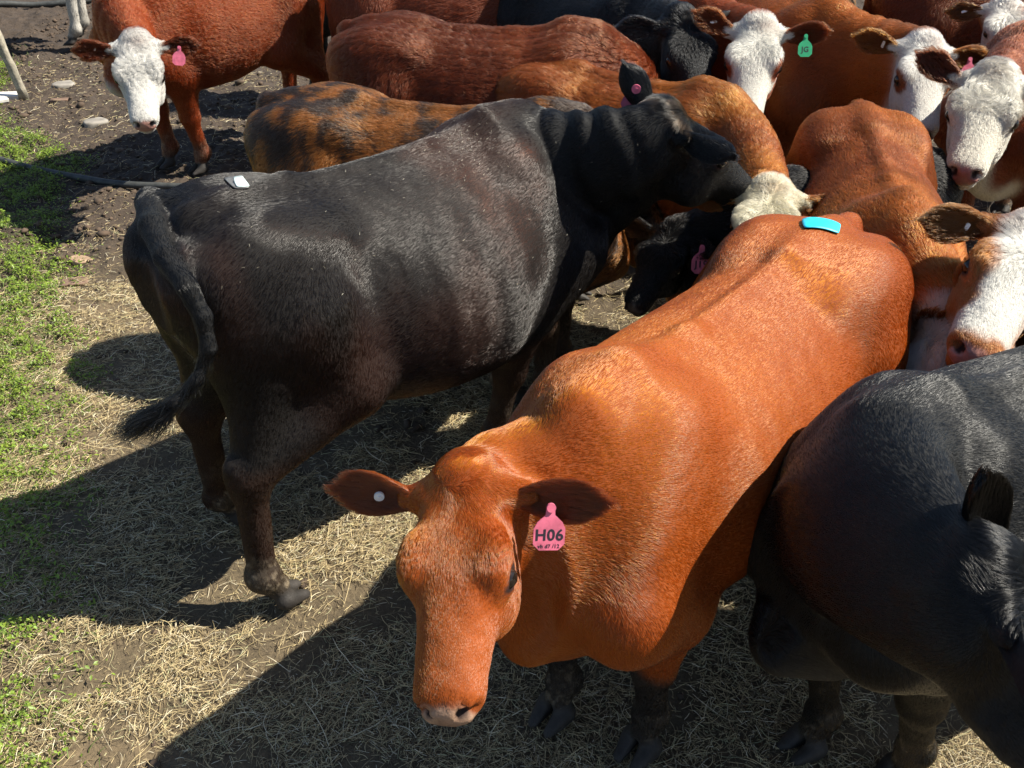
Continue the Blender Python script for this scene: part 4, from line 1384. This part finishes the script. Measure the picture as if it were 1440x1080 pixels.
def tube(name, pts, r, mat, n=12, sub=6):
    pts = np.array(pts, float)
    # Catmull-Rom
    P = []
    pp = np.vstack([2 * pts[0] - pts[1], pts, 2 * pts[-1] - pts[-2]])
    for i in range(1, len(pp) - 2):
        for k in range(sub):
            t = k / sub
            P.append(.5 * ((2 * pp[i]) + (-pp[i - 1] + pp[i + 1]) * t + (2 * pp[i - 1] - 5 * pp[i] + 4 * pp[i + 1] - pp[i + 2]) * t * t + (-pp[i - 1] + 3 * pp[i] - 3 * pp[i + 1] + pp[i + 2]) * t ** 3))
    P.append(pts[-1]); P = np.array(P)
    V = []
    for i, p in enumerate(P):
        d = norm(P[min(i + 1, len(P) - 1)] - P[max(i - 1, 0)])
        a = norm(np.cross(d, (0, 0, 1))); b = np.cross(a, d)
        V += [p + r * (math.cos(q) * a + math.sin(q) * b) for q in np.linspace(0, 2 * math.pi, n + 1)[:-1]]
    F = [(i * n + j, i * n + (j + 1) % n, (i + 1) * n + (j + 1) % n, (i + 1) * n + j) for i in range(len(P) - 1) for j in range(n)]
    return mesh_obj(name, np.array(V), np.array(F), mat)

def stone(name, px, py, size, flat, mat, label, cat, seed, rot=0., rise=.3):
    rng = np.random.default_rng(seed)
    u = np.linspace(0, math.pi, 15); v = np.linspace(0, 2 * math.pi, 23)[:-1]
    S = np.array([(math.sin(a) * math.cos(b), math.sin(a) * math.sin(b), math.cos(a)) for a in u for b in v])
    q = np.sign(S) * np.abs(S) ** .72
    w = 1 + .30 * fbm(S + seed * 3.1, 1.3, 3, seed)
    S = q * w[:, None] * np.array(size)[None]
    S[:, 2] = np.clip(S[:, 2], -size[2], size[2] * flat)
    ca, sa = math.cos(rot), math.sin(rot)
    S = S @ np.array([[ca, sa, 0], [-sa, ca, 0], [0, 0, 1]])
    p = at(px, py, .0); z = float(ground_height(np.array([p[0]]), np.array([p[1]]))[0])
    F = [(i * 22 + j, (i + 1) * 22 + j, (i + 1) * 22 + (j + 1) % 22, i * 22 + (j + 1) % 22) for i in range(14) for j in range(22)]
    o = mesh_obj(name, S, np.array(F), mat); o.location = (p[0], p[1], z + size[2] * rise)
    return tag(o, label, cat)

def litter():
    gh = lambda p: float(ground_height(np.array([p[0]]), np.array([p[1]]))[0])
    M_HOSE = plain('hose_rubber', (.045, .047, .045), .55, noise=.35, nscale=25, bump=.15)
    pts = [at(x, y, 0) for x, y in ((-90, 205), (-20, 222), (40, 236), (110, 252), (170, 259), (235, 261), (300, 266), (380, 276))]
    pts = [(p[0], p[1], gh(p) + .028) for p in pts]
    tag(tube('hose', pts, .021, M_HOSE), 'dark rubber hose lying across the dirt from the left edge to the dark brown cow', 'hose')
    pts = [at(x, y, 0) for x, y in ((-60, 14), (0, 9), (50, 5), (120, 1), (200, -14))]
    pts = [(p[0], p[1], gh(p) + .035) for p in pts]
    tag(tube('water_pipe', pts, .03, M_HOSE), 'black pipe on the soil along the top left edge', 'pipe')
    M_WOOD = plain('weathered_wood', (.30, .27, .21), .8, noise=.35, nscale=30, bump=.5)
    # leaning post at the far left
    a = at(34, 134, 0); b = at(-14, 30, .55)
    d = norm(b - a); sx = norm(np.cross(d, (0, 1, 0))); sy = np.cross(d, sx)
    V = []
    rng = np.random.default_rng(4)
    for k in range(9):
        t = k / 8; c = a + (b - a) * t * 1.05 - np.array((0, 0, .03)) * (k == 0)
        for q, (ux, uy) in enumerate(((-1, -1), (1, -1), (1, 1), (-1, 1))):
            V.append(c + sx * ux * .032 * (1 + .12 * rng.normal()) + sy * uy * .018)
    F = [(k * 4 + j, k * 4 + (j + 1) % 4, k * 4 + 4 + (j + 1) % 4, k * 4 + 4 + j) for k in range(8) for j in range(4)] + [(3, 2, 1, 0), (32, 33, 34, 35)]
    tag(mesh_obj('wooden_post', np.array(V), np.array(F), M_WOOD, smooth=False), 'grey weathered post leaning at the upper left edge', 'post')
    M_PALE = plain('pale_board', (.58, .56, .52), .6, noise=.15, nscale=20, bump=.2)
    p = at(4, 138, 0)
    for k, (dx, dy, rz, L, W, Hh, lab) in enumerate(((-.08, .06, .35, .34, .10, .035, 'white painted board lying by the leaning post'), (-.02, -.14, .8, .24, .05, .03, 'short white stick in front of the white board by the post'))):
        cx, cy = p[0] + dx, p[1] + dy
        V = np.array([(sx_ * L / 2, sy_ * W / 2, sz_ * Hh / 2) for sx_ in (-1, 1) for sy_ in (-1, 1) for sz_ in (-1, 1)])
        me = bpy.data.meshes.new('board')
        me.from_pydata([tuple(v) for v in V], [], [(0, 1, 3, 2), (4, 6, 7, 5), (0, 4, 5, 1), (2, 3, 7, 6), (0, 2, 6, 4), (1, 5, 7, 3)])
        me.materials.append(M_PALE)
        o = link(bpy.data.objects.new('board', me)); o.location = (cx, cy, gh((cx, cy)) + .03); o.rotation_euler = (.1, .06, rz)
        bv = o.modifiers.new('bevel', 'BEVEL'); bv.width = .006; bv.segments = 2
        tag(o, lab, 'board')
    M_ST = plain('grey_stone', (.22, .20, .175), .8, noise=.3, nscale=14, bump=.4)
    M_TAN = plain('tan_stone', (.30, .20, .13), .85, noise=.25, nscale=14, bump=.4)
    M_BRN = plain('brown_stone', (.16, .10, .07), .85, noise=.3, nscale=14, bump=.4)
    stone('stone', 88, 118, (.085, .07, .04), .6, M_ST, 'grey squarish stone left of the white-faced cow at the far left', 'stone', 2, .2)
    stone('stone', 134, 172, (.085, .065, .035), .7, M_ST, 'rounded grey stone half sunk below the white calf face at the left', 'stone', 5, .6)
    stone('stone', 84, 139, (.07, .03, .02), .6, M_BRN, 'small dark clod-like stone beside the leaning post foot', 'stone', 9, .1)
    stone('stone', 112, 362, (.062, .040, .02), .5, M_TAN, 'flat tan stone nearest the hose at the left of the dark brown cow', 'stone', 6, -.5)
    stone('stone', 104, 392, (.070, .045, .018), .5, M_BRN, 'flat reddish stone in the dirt left of the dark brown rump', 'stone', 7, .3)
    stone('stone', 22, 708, (.032, .018, .010), .5, M_TAN, 'small tan stone in the shaded green weeds at the left edge', 'stone', 8, -.4)

if not PREVIEW:
    ground(); hay(); greens(); clods(); litter()
else:
    litter()
